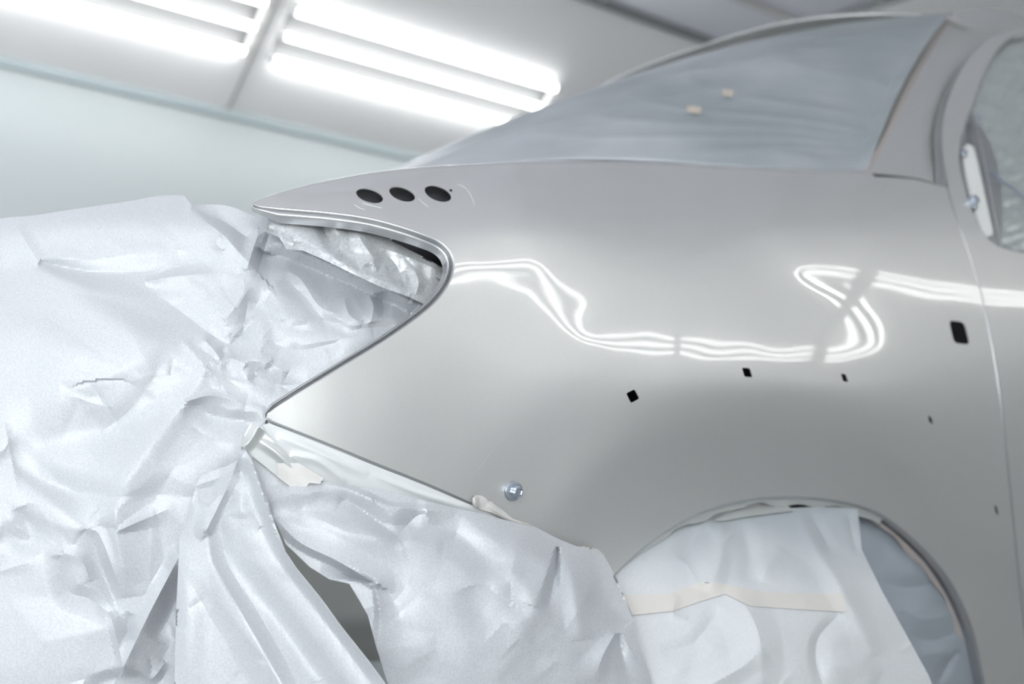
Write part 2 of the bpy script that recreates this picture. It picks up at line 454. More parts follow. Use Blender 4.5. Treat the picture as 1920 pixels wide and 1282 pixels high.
for u, v, a, e in [(540, 775, 26, -2), (600, 760, 23, -1), (700, 740, 20, 1), (800, 620, 12, 9), (850, 850, 13, -4), (960, 920, 10, -8),
                   (900, 700, 9.5, 3), (1000, 760, 8, 0), (1000, 400, 6, 40), (870, 420, 8, 38), (1200, 410, 3, 38), (1400, 410, 1, 36), (1600, 420, 0, 30),
                   (1200, 560, 3, 22), (1380, 570, 1, 21.5), (1480, 600, 0, 20), (2050, 800, 0, 3), (2050, 1200, 0, -8), (2050, 600, 0, 14), (1900, 700, -2, 9),
                   (1850, 150, 8, 26), (2050, 150, 3, 26), (1800, 300, 6, 24), (2000, 450, 2, 20), (1860, 980, -3, -5), (1885, 1200, -3, -14)]:
    F.normal(u, v, nae(a, e), .25)
LAMP = (NY+.295, ZW+.295)
lampc = [(880, 497), (950, 494), (1008, 501), (1035, 535), (1052, 580), (1075, 622), (1130, 643), (1200, 647), (1300, 649), (1400, 654),
         (1500, 661), (1580, 668), (1635, 655), (1632, 610), (1590, 562), (1530, 532), (1495, 512), (1560, 508), (1640, 518), (1720, 532), (1800, 545), (1880, 558), (1960, 568), (2050, 575)]
floorc = [(1010, 985), (1060, 918), (1130, 858), (1220, 812), (1330, 784), (1430, 777), (1530, 790), (1620, 822), (1690, 868), (1740, 930), (1775, 1010)]
floorc = [tuple(p) for p in spline(floorc, 30)]
targets = [(u, v, LAMP[0], LAMP[1], 1.6, 0) for u, v in lampc]+[(u, v, NY, 0.0, .8, 0) for u, v in floorc]
targets += [(u-(1440-u)*-.0, v+55, NY, 0.0, .4, -9) for u, v in floorc[1:-1]]
targets += [(u, v-45, NY, 0.0, .4, 5) for u, v in floorc[1:-2]]
targets += [(u, v, LAMP[0], LAMP[1], .7, de*1.3) for u, v, de in [
    (880, 555, -2.2), (960, 560, -2.2), (1000, 600, -2.0), (920, 620, -4.2), (1000, 660, -3.6), (1040, 690, -3.6),
    (880, 445, 2.4), (960, 435, 2.6), (1060, 450, 3.0), (1110, 520, 2.4), (1130, 590, 2.2), (1200, 590, 2.4), (1300, 590, 2.4), (1380, 590, 2.4),
    (1200, 700, -2.4), (1300, 700, -2.4), (1400, 706, -2.4), (1500, 712, -2.4), (1600, 716, -2.2),
    (1450, 590, 2.0), (1500, 605, 1.4), (1560, 622, .9), (1450, 450, 3.5), (1600, 455, 3), (1750, 470, 3), (1880, 490, 3),
    (1710, 590, -2.2), (1650, 556, -1.3), (1585, 534, -.7), (1700, 650, -3), (1800, 610, -2.8), (1900, 625, -2.8)]]
base_nor = list(F.nor); AZ = {880: 9.0, 950: 9.0, 1008: 8.6, 1035: 8.4, 1052: 8.2, 1075: 8.0, 1130: 7.0, 1200: 5.0, 1300: 3.4}
F.solve()
def want_e(P, a, ly, lz):
    d = (P-CAM)/np.linalg.norm(P-CAM); lo, hi = -60., 70.
    def g(e):
        n = nae(a, e); R = d-2*(d@n)*n
        if R[1] > -1e-3: return 1e3 if e > 0 else -1e3
        return P[2]+R[2]*(ly-P[1])/R[1]-lz
    for _ in range(40):
        m = (lo+hi)/2
        if g(m) > 0: hi = m
        else: lo = m
    return (lo+hi)/2
for it in range(6):
    F.nor = list(base_nor)
    uv = np.array([(t[0], t[1]) for t in targets]); PP = F.P(uv); NN = F.N(uv)
    for k, (u, v, ly, lz, w, de) in enumerate(targets):
        a = math.degrees(math.atan2(-NN[k, 0], -NN[k, 1])); a = max(-25, min(35, a)); a = AZ.get(u, a)
        F.normal(u, v, nae(a, want_e(PP[k], a, ly, lz)+de), w)
    F.solve()

# ------------------------------------------------------------------ the car
car = empty('car', (2.2, 2.2, 0.0))
tag(car, 'silver freshly painted car with masked front, seen from its front corner', 'car')
def cp(o): return keep_world(o, car)

top = [(475, 379), (520, 364), (600, 345), (680, 331), (760, 322), (870, 314), (1000, 310), (1180, 312), (1300, 316), (1420, 322), (1540, 328), (1640, 331), (1715, 337), (1774, 352)]
seam = [(1774, 352), (1786, 395), (1803, 442), (1822, 495), (1840, 560), (1857, 640), (1870, 720), (1880, 800), (1888, 880), (1898, 980), (1909, 1090), (1922, 1200), (1935, 1320)]
arch = [(1855, 1320), (1843, 1262), (1825, 1180), (1795, 1110), (1755, 1052), (1700, 998), (1640, 957), (1560, 936), (1460, 930), (1370, 942), (1290, 970), (1215, 1018), (1155, 1072), (1125, 1110)]
low = [(1100, 1120), (1060, 1060), (980, 1000), (888, 943)]
lowedge = [(888, 943), (800, 905), (700, 865), (600, 824), (520, 792), (503, 785)]
lamp = [(503, 776), (560, 739), (640, 690), (720, 641), (785, 595), (822, 562), (845, 528), (853, 497), (846, 472), (826, 452), (790, 436), (745, 421), (690, 407), (620, 397), (540, 390), (488, 386)]
tip = [(478, 383)]
ring = np.vstack([spline(top, 7)[:-1], spline(seam, 7)[:-1], poly([seam[-1], arch[0]], 7, False)[:-1], spline(arch, 7)[:-1],
                  poly([arch[-1]]+low, 7, False)[:-1], spline(lowedge, 7)[:-1], [(500, 781)], spline(lamp, 7), tip])
def ellipse(cx, cy, a, b, rot, n=40):
    t = np.arange(n)*2*math.pi/n; c, s = math.cos(math.radians(rot)), math.sin(math.radians(rot))
    x, y = a*np.cos(t), b*np.sin(t)
    return np.stack([cx+x*c-y*s, cy+x*s+y*c], 1)
def rquad(pts, r=0.18, step=2.0):
    p = np.array(pts, float); out = []
    for i in range(4):
        a, b, c = p[i-1], p[i], p[(i+1) % 4]
        for t in np.linspace(0, 1, 5):
            q0 = b+(a-b)*r; q1 = b+(c-b)*r
            out.append((1-t)**2*q0+2*t*(1-t)*b+t*t*q1)
    return poly(out, step)
holes = [ellipse(693, 367, 26, 12, 17), ellipse(754, 364, 25, 12, 19), ellipse(821, 363, 26, 13, 21), ellipse(845.5, 356.5, 3.2, 2.6, 30, 14),
         rquad([(1174, 737), (1190, 729.5), (1199, 747), (1183, 755.5)]), rquad([(1391, 689), (1406, 690), (1411, 707), (1396, 706)]),
         rquad([(1576.5, 700), (1586, 701.5), (1591, 716), (1581, 714.5)]), rquad([(1740, 777), (1748, 785), (1750, 797), (1742, 790)]),
         rquad([(1864, 945), (1870, 951), (1873, 967), (1867, 961)]),
         rquad([(1779, 600), (1808, 604), (1819, 646), (1789, 643)], .25, 3)]
wing = shell('front_wing', ring, holes, 8, F.P, F.N, 0.0012, M_paint); cp(wing)

def edge_frames(f, uvline, side):                # side: +1 = outward is to the left of travel (picture y down)
    uvl = np.array(uvline); P = f.P(uvl); N = f.N(uvl)
    T = np.gradient(P, axis=0); T /= np.linalg.norm(T, axis=1)[:, None]
    O = np.cross(T, N)*side; O /= np.linalg.norm(O, axis=1)[:, None]
    d = np.gradient(uvl, axis=0)
    return P, [(O[i], -N[i]) for i in range(len(P))]
def arcprof(r, a0=0, a1=90, n=7):                # quarter round from the face into the opening
    return [(r*math.sin(math.radians(a0+(a1-a0)*k/(n-1))), r*(1-math.cos(math.radians(a0+(a1-a0)*k/(n-1))))) for k in range(n)]
# headlamp opening: rounded lip, groove, bead, return
q = arcprof(.0022)+[(.0023, .0060), (.0026, .0088), (.0034, .0094), (.0040, .0080), (.0046, .0062), (.0056, .0052), (.0066, .0056), (.0073, .0070), (.0074, .0095), (.0072, .018)]
lamp_uv = np.vstack([[(501, 783)], spline(lamp, 5), tip, [(476, 380)]])
P_, fr = edge_frames(F, lamp_uv, 1)
i0 = len(P_)//2
cen = F.P([(640, 560)])[0]
if fr[i0][0]@(cen-P_[i0]) < 0: fr = [(-a, b) for a, b in fr]
nL = len(P_)
def qf(i):
    k = min(1, .42+.58*min(i/5, (nL-1-i)/9)); return [(a*k, b*k) for a, b in q]
o = sweep('headlamp_flange', P_, fr, qf, M_flange); keep_world(o, car); 
# lower edge hem
lo_uv = spline(lowedge, 5)
P_, fr = edge_frames(F, lo_uv, 1)
if fr[5][0]@(F.P([(700, 950)])[0]-P_[5]) < 0: fr = [(-a, b) for a, b in fr]
o2 = sweep('lower_hem', P_, fr, arcprof(.0042, 0, 120, 9)+[(.0028, .0085), (.0012, .0095), (.0008, .020)], M_flange)
hem_black_line = [p+fr[i][0]*.0034+fr[i][1]*.0075 for i, p in enumerate(P_)]
o4 = tube('hem_black_line', hem_black_line, .0028, M_rubber)  # near-black tube just under the hem
ar_uv = spline(arch, 5)
P_, fr = edge_frames(F, ar_uv, 1)
if fr[i0][0]@(F.P([(1440, 1200)])[0]-P_[i0]) < 0: fr = [(-a, b) for a, b in fr]
o3 = sweep('arch_lip', P_, fr, arcprof(.004, 0, 90, 7)+[(.0045, .012), (.004, .030)], M_flange)
for x in (o, o2, o3, o4):
    x.matrix_parent_inverse = Matrix.Identity(4); x.parent = wing
# crest rolling over towards the bonnet
tp = spline(top[:-2], 8); P_ = F.P(tp); N_ = F.N(tp)
V = []; FF = []; m = 9
for i in range(len(P_)):
    T = P_[min(i+1, len(P_)-1)]-P_[max(i-1, 0)]; T /= np.linalg.norm(T)
    n = N_[i]; a = np.cross(n, T); a /= np.linalg.norm(a)
    if a[1] < 0: a = -a
    R = .004+.046*min(1, i/40)
    for k in range(m):
        t = math.radians(5.5*k); V.append(P_[i]+a*R*math.sin(t)-n*(R*(1-math.cos(t))))
for i in range(len(P_)-1):
    for k in range(m-1): FF.append((i*m+k, i*m+k+1, (i+1)*m+k+1, (i+1)*m+k))
o = smooth_mesh('crest', V, FF, M_paint); o.matrix_parent_inverse = Matrix.Identity(4); o.parent = wing
crest_in = [V[i*m+m-1] for i in range(len(P_))]
wing.matrix_parent_inverse = Matrix.Translation(-Vector(car.location))

# ------------------------------------------------------------------ rest of the body
def offset_pos(f, k): return lambda uv: f.P(uv)-f.N(uv)*k
inner = [(470, 350), (700, 330), (1000, 322), (1300, 330), (1600, 345), (1860, 362), (1990, 640), (2000, 900), (2015, 1300), (1870, 1300), (1850, 1150), (1760, 1020), (1640, 915), (1460, 885), (1300, 925),
         (1150, 1060), (1060, 1120), (880, 985), (640, 880), (520, 820)]
o = shell('dark_inner_backing', poly(inner, 30), [], 30, lambda uv: F.P(uv)+np.array([.02, .14, -.03]), None, .004, M_dark); cp(o)  # near-black sheet, shade behind the holes and lamp opening put into its colour
cp(shell('vent_dark_backing', poly([(570, 360), (640, 343), (740, 329), (880, 322), (930, 350), (900, 392), (640, 398)], 12), [], 12, offset_pos(F, .009), None, .002, M_dark))  # added dark sheet that keeps the wing holes black
# windscreen frame shape in world space
def wind(t, s, lift=0.0):
    k = max(0, 1-abs(2*s-1)**3); sg = .02*4*t*(1-t)
    Y = (1.44+1.52*s)*(1-t)+(1.62+1.16*s)*t
    X = (2.05-.5*k)*(1-t)+(2.68-.24*k)*t-sg-lift*.6
    Z = (1.26+.04*k)*(1-t)+(1.79-.02*k)*t+sg+lift*.8
    return np.array([X, Y, Z])
def grid_mesh(name, fn, nu, nv, mt, parent=None, thick=0.0, angle=60):
    V = [fn(i/(nu-1), j/(nv-1)) for i in range(nu) for j in range(nv)]
    Fc = [(i*nv+j, i*nv+j+1, (i+1)*nv+j+1, (i+1)*nv+j) for i in range(nu-1) for j in range(nv-1)]
    o = smooth_mesh(name, V, Fc, mt, parent, angle)
    if thick:
        m = o.modifiers.new('thickness', 'SOLIDIFY'); m.thickness = thick; m.offset = -1
    return o
glass = grid_mesh('windscreen_opening', lambda t, s: wind(t, s), 16, 30, M_dark); cp(glass)
cp(grid_mesh('scuttle_panel', lambda t, s: wind(0, s)+np.array([-.02-.10*t, 0, -.005-.12*t]), 4, 30, M_paint, thick=.003))
# bonnet: from the wing crest across to the far side
ci = crest_in
def bonnet(t, s):
    i = len(ci)*.38; q = ci[min(int(i+t*(len(ci)-1-i)), len(ci)-1)]
    y = q[1]+(4.4-2*q[1])*s; k = 1-abs(2*s-1)**3
    return np.array([q[0]-.30*k*t, y, q[2]-.012+.02*k*t])
cp(grid_mesh('bonnet', bonnet, 60, 24, M_paint, thick=.004))
def roof(t, s):
    a = wind(1, s); k = 1-abs(2*s-1)**4
    return np.array([a[0]+t*2.2, a[1]+(0.02 if s < .5 else -.02)*t, a[2]+.02+.05*k*math.sin(math.pi*min(1, t+.1))-.16*t*t-.02*(1-k)])
cp(grid_mesh('roof', roof, 20, 24, M_paint, thick=.004))
# far side, tail and underside close the body
def far_side(t, s):
    x = .95+3.9*t; z = .35+.85*s
    return np.array([x, 3.08-.05*s*s-.25*max(0, .3-t)/.3, z])
cp(grid_mesh('far_side_panel', far_side, 12, 8, M_paint, thick=.004))
cp(grid_mesh('bumper', lambda t, s: np.array([.99-.16*math.sin(math.pi*(.15+.7*t)) + .02*s, 1.55+1.40*t, .32+.60*s]), 16, 10, mat('bumper_shade_grey', (.16, .17, .18), .5), thick=.005))  # bumper coloured dark to give the shade in the gap between the papers

# door: lower panel follows the side field, window opening cut out
shift = np.array([4.5, 0])
dleft = [(1773, 345), (1766, 300), (1763, 245), (1774, 188), (1800, 127), (1832, 86), (1868, 62), (1922, 50), (2000, 46), (2150, 60)]
door_ring = np.vstack([spline([(a+4.5, b) for a, b in seam][::-1], 8)[:-1], spline([(seam[0][0]+4.5, seam[0][1])]+[(a+4, b) for a, b in dleft[1:]], 8)[:-1],
                       poly([(2150, 60), (2150, 1320), (1939.5, 1320)], 14, False)[:-1]])
wopen = [(2100, 90), (1960, 58), (1920, 62), (1892, 71), (1867, 97), (1843, 142), (1823, 195), (1806, 244), (1798, 284), (1800, 325), (1815, 373), (1835, 422), (1867, 459), (1920, 475), (1990, 482), (2100, 480)]
wring = spline(wopen, 7, closed=True)
door = shell('front_door', door_ring, [wring], 9, F.P, F.N, .0015, M_paint); cp(door)
def child(o, parent):
    o.parent = parent; o.matrix_parent_inverse = Matrix.Identity(4); return o
dl = spline([(a+4.5, b) for a, b in seam], 6)
P_, fr = edge_frames(F, dl, 1)
if fr[5][0]@(F.P([(1600, 600)])[0]-P_[5]) < 0: fr = [(-a, b) for a, b in fr]
child(sweep('leading_edge', P_, fr, arcprof(.0035)+[(.0035, .018)], M_flange), door)
wl = spline([(seam[0][0], seam[0][1])]+[(a+4, b) for a, b in dleft[1:]], 6)
P_, fr = edge_frames(F, wl, 1)
if fr[8][0]@(F.P([(1600, 300)])[0]-P_[8]) < 0: fr = [(-a, b) for a, b in fr]
child(sweep('frame_edge', P_, fr, arcprof(.004)+[(.004, .02)], M_flange), door)
P_, fr = edge_frames(F, np.vstack([wring, wring[:1]]), 1)
if fr[20][0]@(F.P([(2000, 300)])[0]-P_[20]) < 0: fr = [(-a, b) for a, b in fr]
child(sweep('window_reveal', P_, fr, arcprof(.005)+[(.006, .02), (.012, .022), (.012, .03)], M_flange), door)
# front wing rear edge fold
P_, fr = edge_frames(F, spline(seam, 6), 1)
if fr[5][0]@(F.P([(2000, 600)])[0]-P_[5]) < 0: fr = [(-a, b) for a, b in fr]
child(sweep('rear_edge', P_, fr, arcprof(.0015)+[(.0015, .02)], M_flange), wing)

# A pillar and roof rail
G = Field(1540, 2180, -120, 440, 40); G.sm = 500
for u, v, Y in [(1622, 322, 1.43), (1774, 352, 1.392), (1782, 22, 1.61), (1700, 165, 1.52), (1766, 240, 1.462), (1850, 62, 1.615), (1850, 18, 1.66), (2000, 46, 1.64), (2100, 40, 1.66), (1720, 330, 1.40)]:
    G.depth(u, v, (atY(u, v, Y)-CAM)@FW, 80)
for u, v, a, e in [(1680, 260, 30, 40), (1740, 150, 26, 38), (1790, 70, 16, 34), (1900, 40, 5, 45)]: G.normal(u, v, nae(a, e), .15)
G.solve()
pil = [(1622, 323), (1655, 262), (1700, 165), (1745, 85), (1781, 24)]
ptop = [(1781, 22), (1803, 19), (1830, 17), (1856, 17), (1890, 22), (1925, 33), (1980, 44), (2060, 50)]
pr = [(2140, 66), (2000, 50), (1922, 54), (1868, 66), (1831, 90), (1799, 130), (1772, 190), (1762, 245), (1764, 300), (1772, 350)]
pb = [(1772, 349), (1715, 333), (1660, 327)]
pring = np.vstack([spline(pil, 8)[:-1], spline(ptop, 8)[:-1], [(2140, 54)], spline(pr, 8)[:-1], spline(pb, 8)])
pilr = shell('windscreen_pillar', pring, [], 9, G.P, G.N, .0015, M_paint); cp(pilr)
# dark seal between pillar and door frame
sl = spline([(1833, 88), (1801, 130), (1774, 189), (1763, 245), (1763, 285)], 8)
child(tube('door_seal', [p+np.array([.004, .012, 0]) for p in G.P(sl)], .0055, M_rubber), pilr)
# cowl notch between wing and pillar base
cw = spline([(1628, 328), (1665, 330), (1710, 336), (1740, 344), (1772, 355)], 6)
cpts = F.P(cw)
child(tube('pillar_joint', [p+np.array([0, .012, 0]) for p in cpts], .0045, M_rubber), pilr)
# bolts
def bolt(name, P, n, r, mt, parent, spin=20, long=1.0):
    n = np.array(n)/np.linalg.norm(n); a = np.cross(n, [0, 0, 1.]); a /= np.linalg.norm(a); b = np.cross(n, a)
    bm = bmesh.new(); rings = []
    def ring(rad, h, seg, flat=None):
        vs = []
        for k in range(seg):
            q = 2*math.pi*k/seg+math.radians(spin); rr = rad
            vs.append(bm.verts.new(Vector(P+n*h*r+(a*math.cos(q)+b*math.sin(q))*rr*r)))
        return vs
    pr = [(1.0, 0), (1.03, .10), (.98, .18), (.80, .26), (.62, .30)]
    prev = None; SG = 48
    for rad, h in pr:
        c = ring(rad, h, SG)
        if prev:
            for k in range(SG): bm.faces.new((prev[k], prev[(k+1) % SG], c[(k+1) % SG], c[k]))
        prev = c
    def hexr(R, h, seg=SG, rib=.0):
        vs = []
        for k in range(seg):
            q = 2*math.pi*k/seg; w = (q % (math.pi/3))-math.pi/6
            rr = R*math.cos(math.pi/6)/math.cos(w); rr *= 1-rib*(k % 4 == 0)
            q += math.radians(spin)
            vs.append(bm.verts.new(Vector(P+n*h*r+(a*math.cos(q)+b*math.sin(q))*rr*r)))
        return vs
    for R, h, rb in [(.60, .31, .05), (.58, .85*long, .07), (.53, .95*long, .05), (.40, .95*long, 0), (.36, .80*long, 0), (.05, .80*long, 0)]:
        c = hexr(R, h, rib=rb)
        for k in range(SG): bm.faces.new((prev[k], prev[(k+1) % SG], c[(k+1) % SG], c[k]))
        prev = c
    bm.faces.new(prev)
    bmesh.ops.recalc_face_normals(bm, faces=bm.faces)
    me = bpy.data.meshes.new(name); bm.to_mesh(me); bm.free()
    return child(link(name, me, mt), parent)
bn = F.N([(962, 920)])[0]
bolt('bolt', F.P([(962, 920)])[0]+bn*.0006, bn, .0122, M_bolt, wing, 18, 1.15)['label'] = 'blue-tinted zinc bolt with ribbed head'
M_scr = mat('sanding_mark', (.85, .86, .86), .4)
for pts_ in ([(858, 345), (872, 352), (884, 368), (890, 385)], [(664, 383), (675, 390), (684, 393)], [(680, 381), (700, 386), (716, 390)], [(784, 372), (792, 379), (803, 388)],
             [(888, 890), (930, 840), (1000, 780), (1080, 725), (1190, 688)]):
    u_ = spline(pts_, 6); child(tube('sanding_mark', list(F.P(u_)), .00022 if len(pts_) < 5 else .00012, M_scr if len(pts_) < 5 else M_paint, seg=6), wing)
# mirror mount on the door
M_plate = mat('mirror_plate_white', (.86, .87, .86), .35, 0, .6)
def surf(k): return lambda uv: F.P(uv)-F.N(uv)*k
mp = shell('mirror_bracket', spline([(1812, 272), (1826, 268), (1838, 304), (1851, 362), (1862, 410), (1866, 436), (1854, 440), (1842, 415), (1830, 372), (1818, 322)], 6, True), [], 8, surf(.006), None, .006, M_plate); child(mp, door)
child(tube('window_bar', surf(.002)(spline([(1826, 216), (1838, 262), (1853, 330), (1866, 400), (1877, 462)], 8)), .0035, M_flange), door)
for u, v, r_ in [(1823, 378, .0155), (1810, 285, .008), (1832, 222, .009)]:
    nn = F.N([(u, v)])[0]; bolt('bolt', F.P([(u, v)])[0]-nn*.004, nn, r_, M_bolt, mp, 10, 1.0)
child(shell('mirror_base', spline([(1800, 290), (1806, 250), (1822, 210), (1834, 204), (1880, 300), (1890, 455), (1868, 455), (1836, 420), (1812, 365)], 7, True), [], 9, surf(.014), None, .003, M_flange), door)

M_tapeo = mat('orange_tape', (.40, .36, .31), .5)
child(tube('cord', surf(.006)(spline([(1852, 306), (1878, 332), (1905, 350), (1950, 392)], 8)), .0022, mat('blue_grey_cord', (.22, .26, .33), .4)), door)
# windscreen masking film
def wrinkle_noise(x, y, seed=0):
    r = random.Random(seed); h = 0
    for k in range(9):
        a = r.uniform(-.5, .5)+1.1; f_ = r.uniform(14, 46); p_ = r.uniform(0, 6.3)
        q = (x*math.cos(a)+y*math.sin(a))*f_+p_+1.3*math.sin(x*7+k)+.9*math.sin(y*9+2*k)
        h += (1-abs(math.sin(q)))**2*18/f_
    return h
def film(t, s):
    e = min(1, 14*min(max(s, 0), t, 1-t)); near = max(0, 1-s*2.6)
    ang = math.atan2(t-.15, s+.05)                 # folds fan out from the lower near corner
    fan = (1-abs(math.sin(ang*9+2.2*math.sin(s*11))))**2*near
    h = .009*fan*e+.0012*wrinkle_noise(1.1*s, .8*t, 5)*e+.006*near*math.sin(t*9+s*14)*e
    h += .012*math.exp(-abs((s-.055)/.014)-abs((t-.05)/.03))+.006*math.exp(-abs((s-.03)/.01)-abs((t-.03)/.02))
    return wind(t, -.022+s*1.018, .005+h)
wf = grid_mesh('windscreen_film', film, 90, 260, M_film)
wf.modifiers.new('thickness', 'SOLIDIFY').thickness = .0008
tag(wf, 'grey-blue wrinkled masking film taped over the windscreen', 'masking film')
M_tapepink = mat('brown_masking_tape', (.47, .42, .40), .5)
tpn = spline(pil, 10)
def strip(name, P0, P1, n, mt, h=.0005):          # flat tape between two 3D lines, with thickness
    V = []; m = len(P0)
    for i in range(m): V += [P0[i]+n[i]*h, P1[i]+n[i]*h, P1[i], P0[i]]
    Fc = []
    for i in range(m-1):
        for k in range(4): Fc.append((i*4+k, i*4+(k+1) % 4, (i+1)*4+(k+1) % 4, (i+1)*4+k))
    Fc += [(0, 1, 2, 3), (4*m-1, 4*m-2, 4*m-3, 4*m-4)]
    return smooth_mesh(name, V, Fc, mt, None, 50)
a_ = G.P(np.array([(u-2, v) for u, v in tpn])); b_ = G.P(np.array([(u+7, v+1) for u, v in tpn])); nn_ = G.N(tpn)
tp1 = strip('pillar_tape', a_+nn_*.001, b_+nn_*.001, nn_, M_tapepink, .001)
tag(tp1, 'thin brownish masking tape line along the windscreen side of the pillar', 'masking tape')
# wrinkled film over the door window
def dfilm(uv):
    P = F.P(uv)-F.N(uv)*.022
    h = np.array([wrinkle_noise(a/160., b/160., 11) for a, b in uv])
    return P+F.N(uv)*(h*.0036)[:, None]
df = shell('door_window_film', spline([(2105, 88), (1960, 66), (1920, 70), (1895, 78), (1871, 102), (1848, 146), (1832, 200), (1842, 262), (1858, 330), (1872, 400), (1884, 462), (1920, 474), (1990, 480), (2105, 478)], 9, True), [], 7, dfilm, None, .0006,
           mat('door_masking_film', (.50, .54, .54), .2, .3, .5, .1))
tag(df, 'crinkled shiny masking film inside the front door window frame', 'masking film')

# ------------------------------------------------------------------ masking paper
M_paper = mat('masking_paper', (.56, .577, .602), .45, .06, 0, spec=.5, bump=[(1400, .10, .0004)], mottle=(520, (.475, .497, .525), .36, .62))
M_paper2 = mat('masking_paper_wheel', (.59, .605, .62), .5, .0, 0, bump=[(1400, .08, .0004)], mottle=(300, (.56, .58, .60), .38, .62))
M_spray = mat('oversprayed_paper', (.45, .475, .49), .36, .30, 0, bump=[(1400, .10, .0004)], mottle=(260, (.57, .585, .60), .40, .66))
nt = M_paper2.node_tree; bs = nt.nodes['Principled BSDF']      # silver overspray on the top of the wheel paper
old = bs.inputs['Base Color'].links[0].from_socket
tc = nt.nodes.new('ShaderNodeTexCoord'); sx = nt.nodes.new('ShaderNodeSeparateXYZ'); nz = nt.nodes.new('ShaderNodeTexNoise'); nz.inputs['Scale'].default_value = 9
ad = nt.nodes.new('ShaderNodeMath'); ad.operation = 'MULTIPLY_ADD'; ad.inputs[1].default_value = .09
mr = nt.nodes.new('ShaderNodeMapRange'); mr.inputs[1].default_value = .615; mr.inputs[2].default_value = .705
mx = nt.nodes.new('ShaderNodeMix'); mx.data_type = 'RGBA'; mx.inputs[7].default_value = (.40, .44, .465, 1)
nt.links.new(tc.outputs['Object'], sx.inputs[0]); nt.links.new(tc.outputs['Object'], nz.inputs['Vector'])
nt.links.new(nz.outputs[0], ad.inputs[0]); nt.links.new(sx.outputs[2], ad.inputs[2]); nt.links.new(ad.outputs[0], mr.inputs[0])
nt.links.new(mr.outputs[0], mx.inputs[0]); nt.links.new(old, mx.inputs[6]); nt.links.new(mx.outputs[2], bs.inputs['Base Color'])
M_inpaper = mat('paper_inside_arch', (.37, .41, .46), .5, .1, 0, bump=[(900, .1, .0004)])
M_tape = mat('masking_tape', (.60, .595, .575), .45, .0, .1, bump=[(300, .15, .0005)], mottle=(60, (.54, .53, .51), .4, .6))
M_tapew = mat('cream_masking_tape', (.60, .582, .555), .5, bump=[(300, .15, .0005)])
M_tapes = mat('painted_tape', (.52, .535, .53), .25, .25, .3, .1, bump=[(120, .25, .001)])
M_filmw = mat('white_plastic_strip', (.70, .72, .73), .25, .05, .4, .1, bump=[(40, .3, .002)])

FOLD = 2.1
PF = 1.15
def fold_height(uv, folds):
    h = np.zeros(len(uv))
    for f in folds:
        pts, A, wl, wr, ty = f[:5]; eps = f[5] if len(f) > 5 else .02
        ln = spline(pts, 7) if len(pts) > 2 else poly(pts, 7, False)
        lo = ln.min(0)-max(wl, wr)*1.3; hi = ln.max(0)+max(wl, wr)*1.3
        m = np.where(((uv > lo) & (uv < hi)).all(1))[0]
        if not len(m): continue
        q = uv[m]; a = ln[:-1]; b = ln[1:]; d = b-a; L = np.linalg.norm(d, axis=1); cum = np.r_[0, np.cumsum(L)]
        best = np.full(len(q), 1e9); t = np.zeros(len(q)); sg = np.ones(len(q))
        for k in range(len(a)):
            w = q-a[k]; tt = np.clip((w@d[k])/(L[k]**2), 0, 1); e = w-tt[:, None]*d[k]
            ds = (e**2).sum(1); mm = ds < best
            best[mm] = ds[mm]; t[mm] = (cum[k]+tt[mm]*L[k])/cum[-1]
            sg[mm] = np.sign(d[k, 0]*w[mm, 1]-d[k, 1]*w[mm, 0])
        dist = np.sqrt(best)
        wd = np.where(sg < 0, wl, wr).astype(float)
        if ty == 'c': amp = np.sin(np.pi*np.clip(t, 0, 1)**.5)**1.0; wd = wd*(.22+.9*t)
        elif ty == 'e': amp = np.sin(np.pi/2*np.clip(t, 0, 1))**.7            # grows towards the end
        elif ty == 'f': amp = np.ones(len(t))
        else: amp = np.sin(np.pi*np.clip(t, 0, 1))**.6
        x = dist/wd; x = (np.sqrt(x*x+eps*eps)-eps)/(1-eps*.5)
        h[m] += FOLD*A*.001*amp*np.where(x < 1, .6*(1-np.minimum(x, 1))+.4*(1-np.minimum(x, 1))**2, 0)
    return h
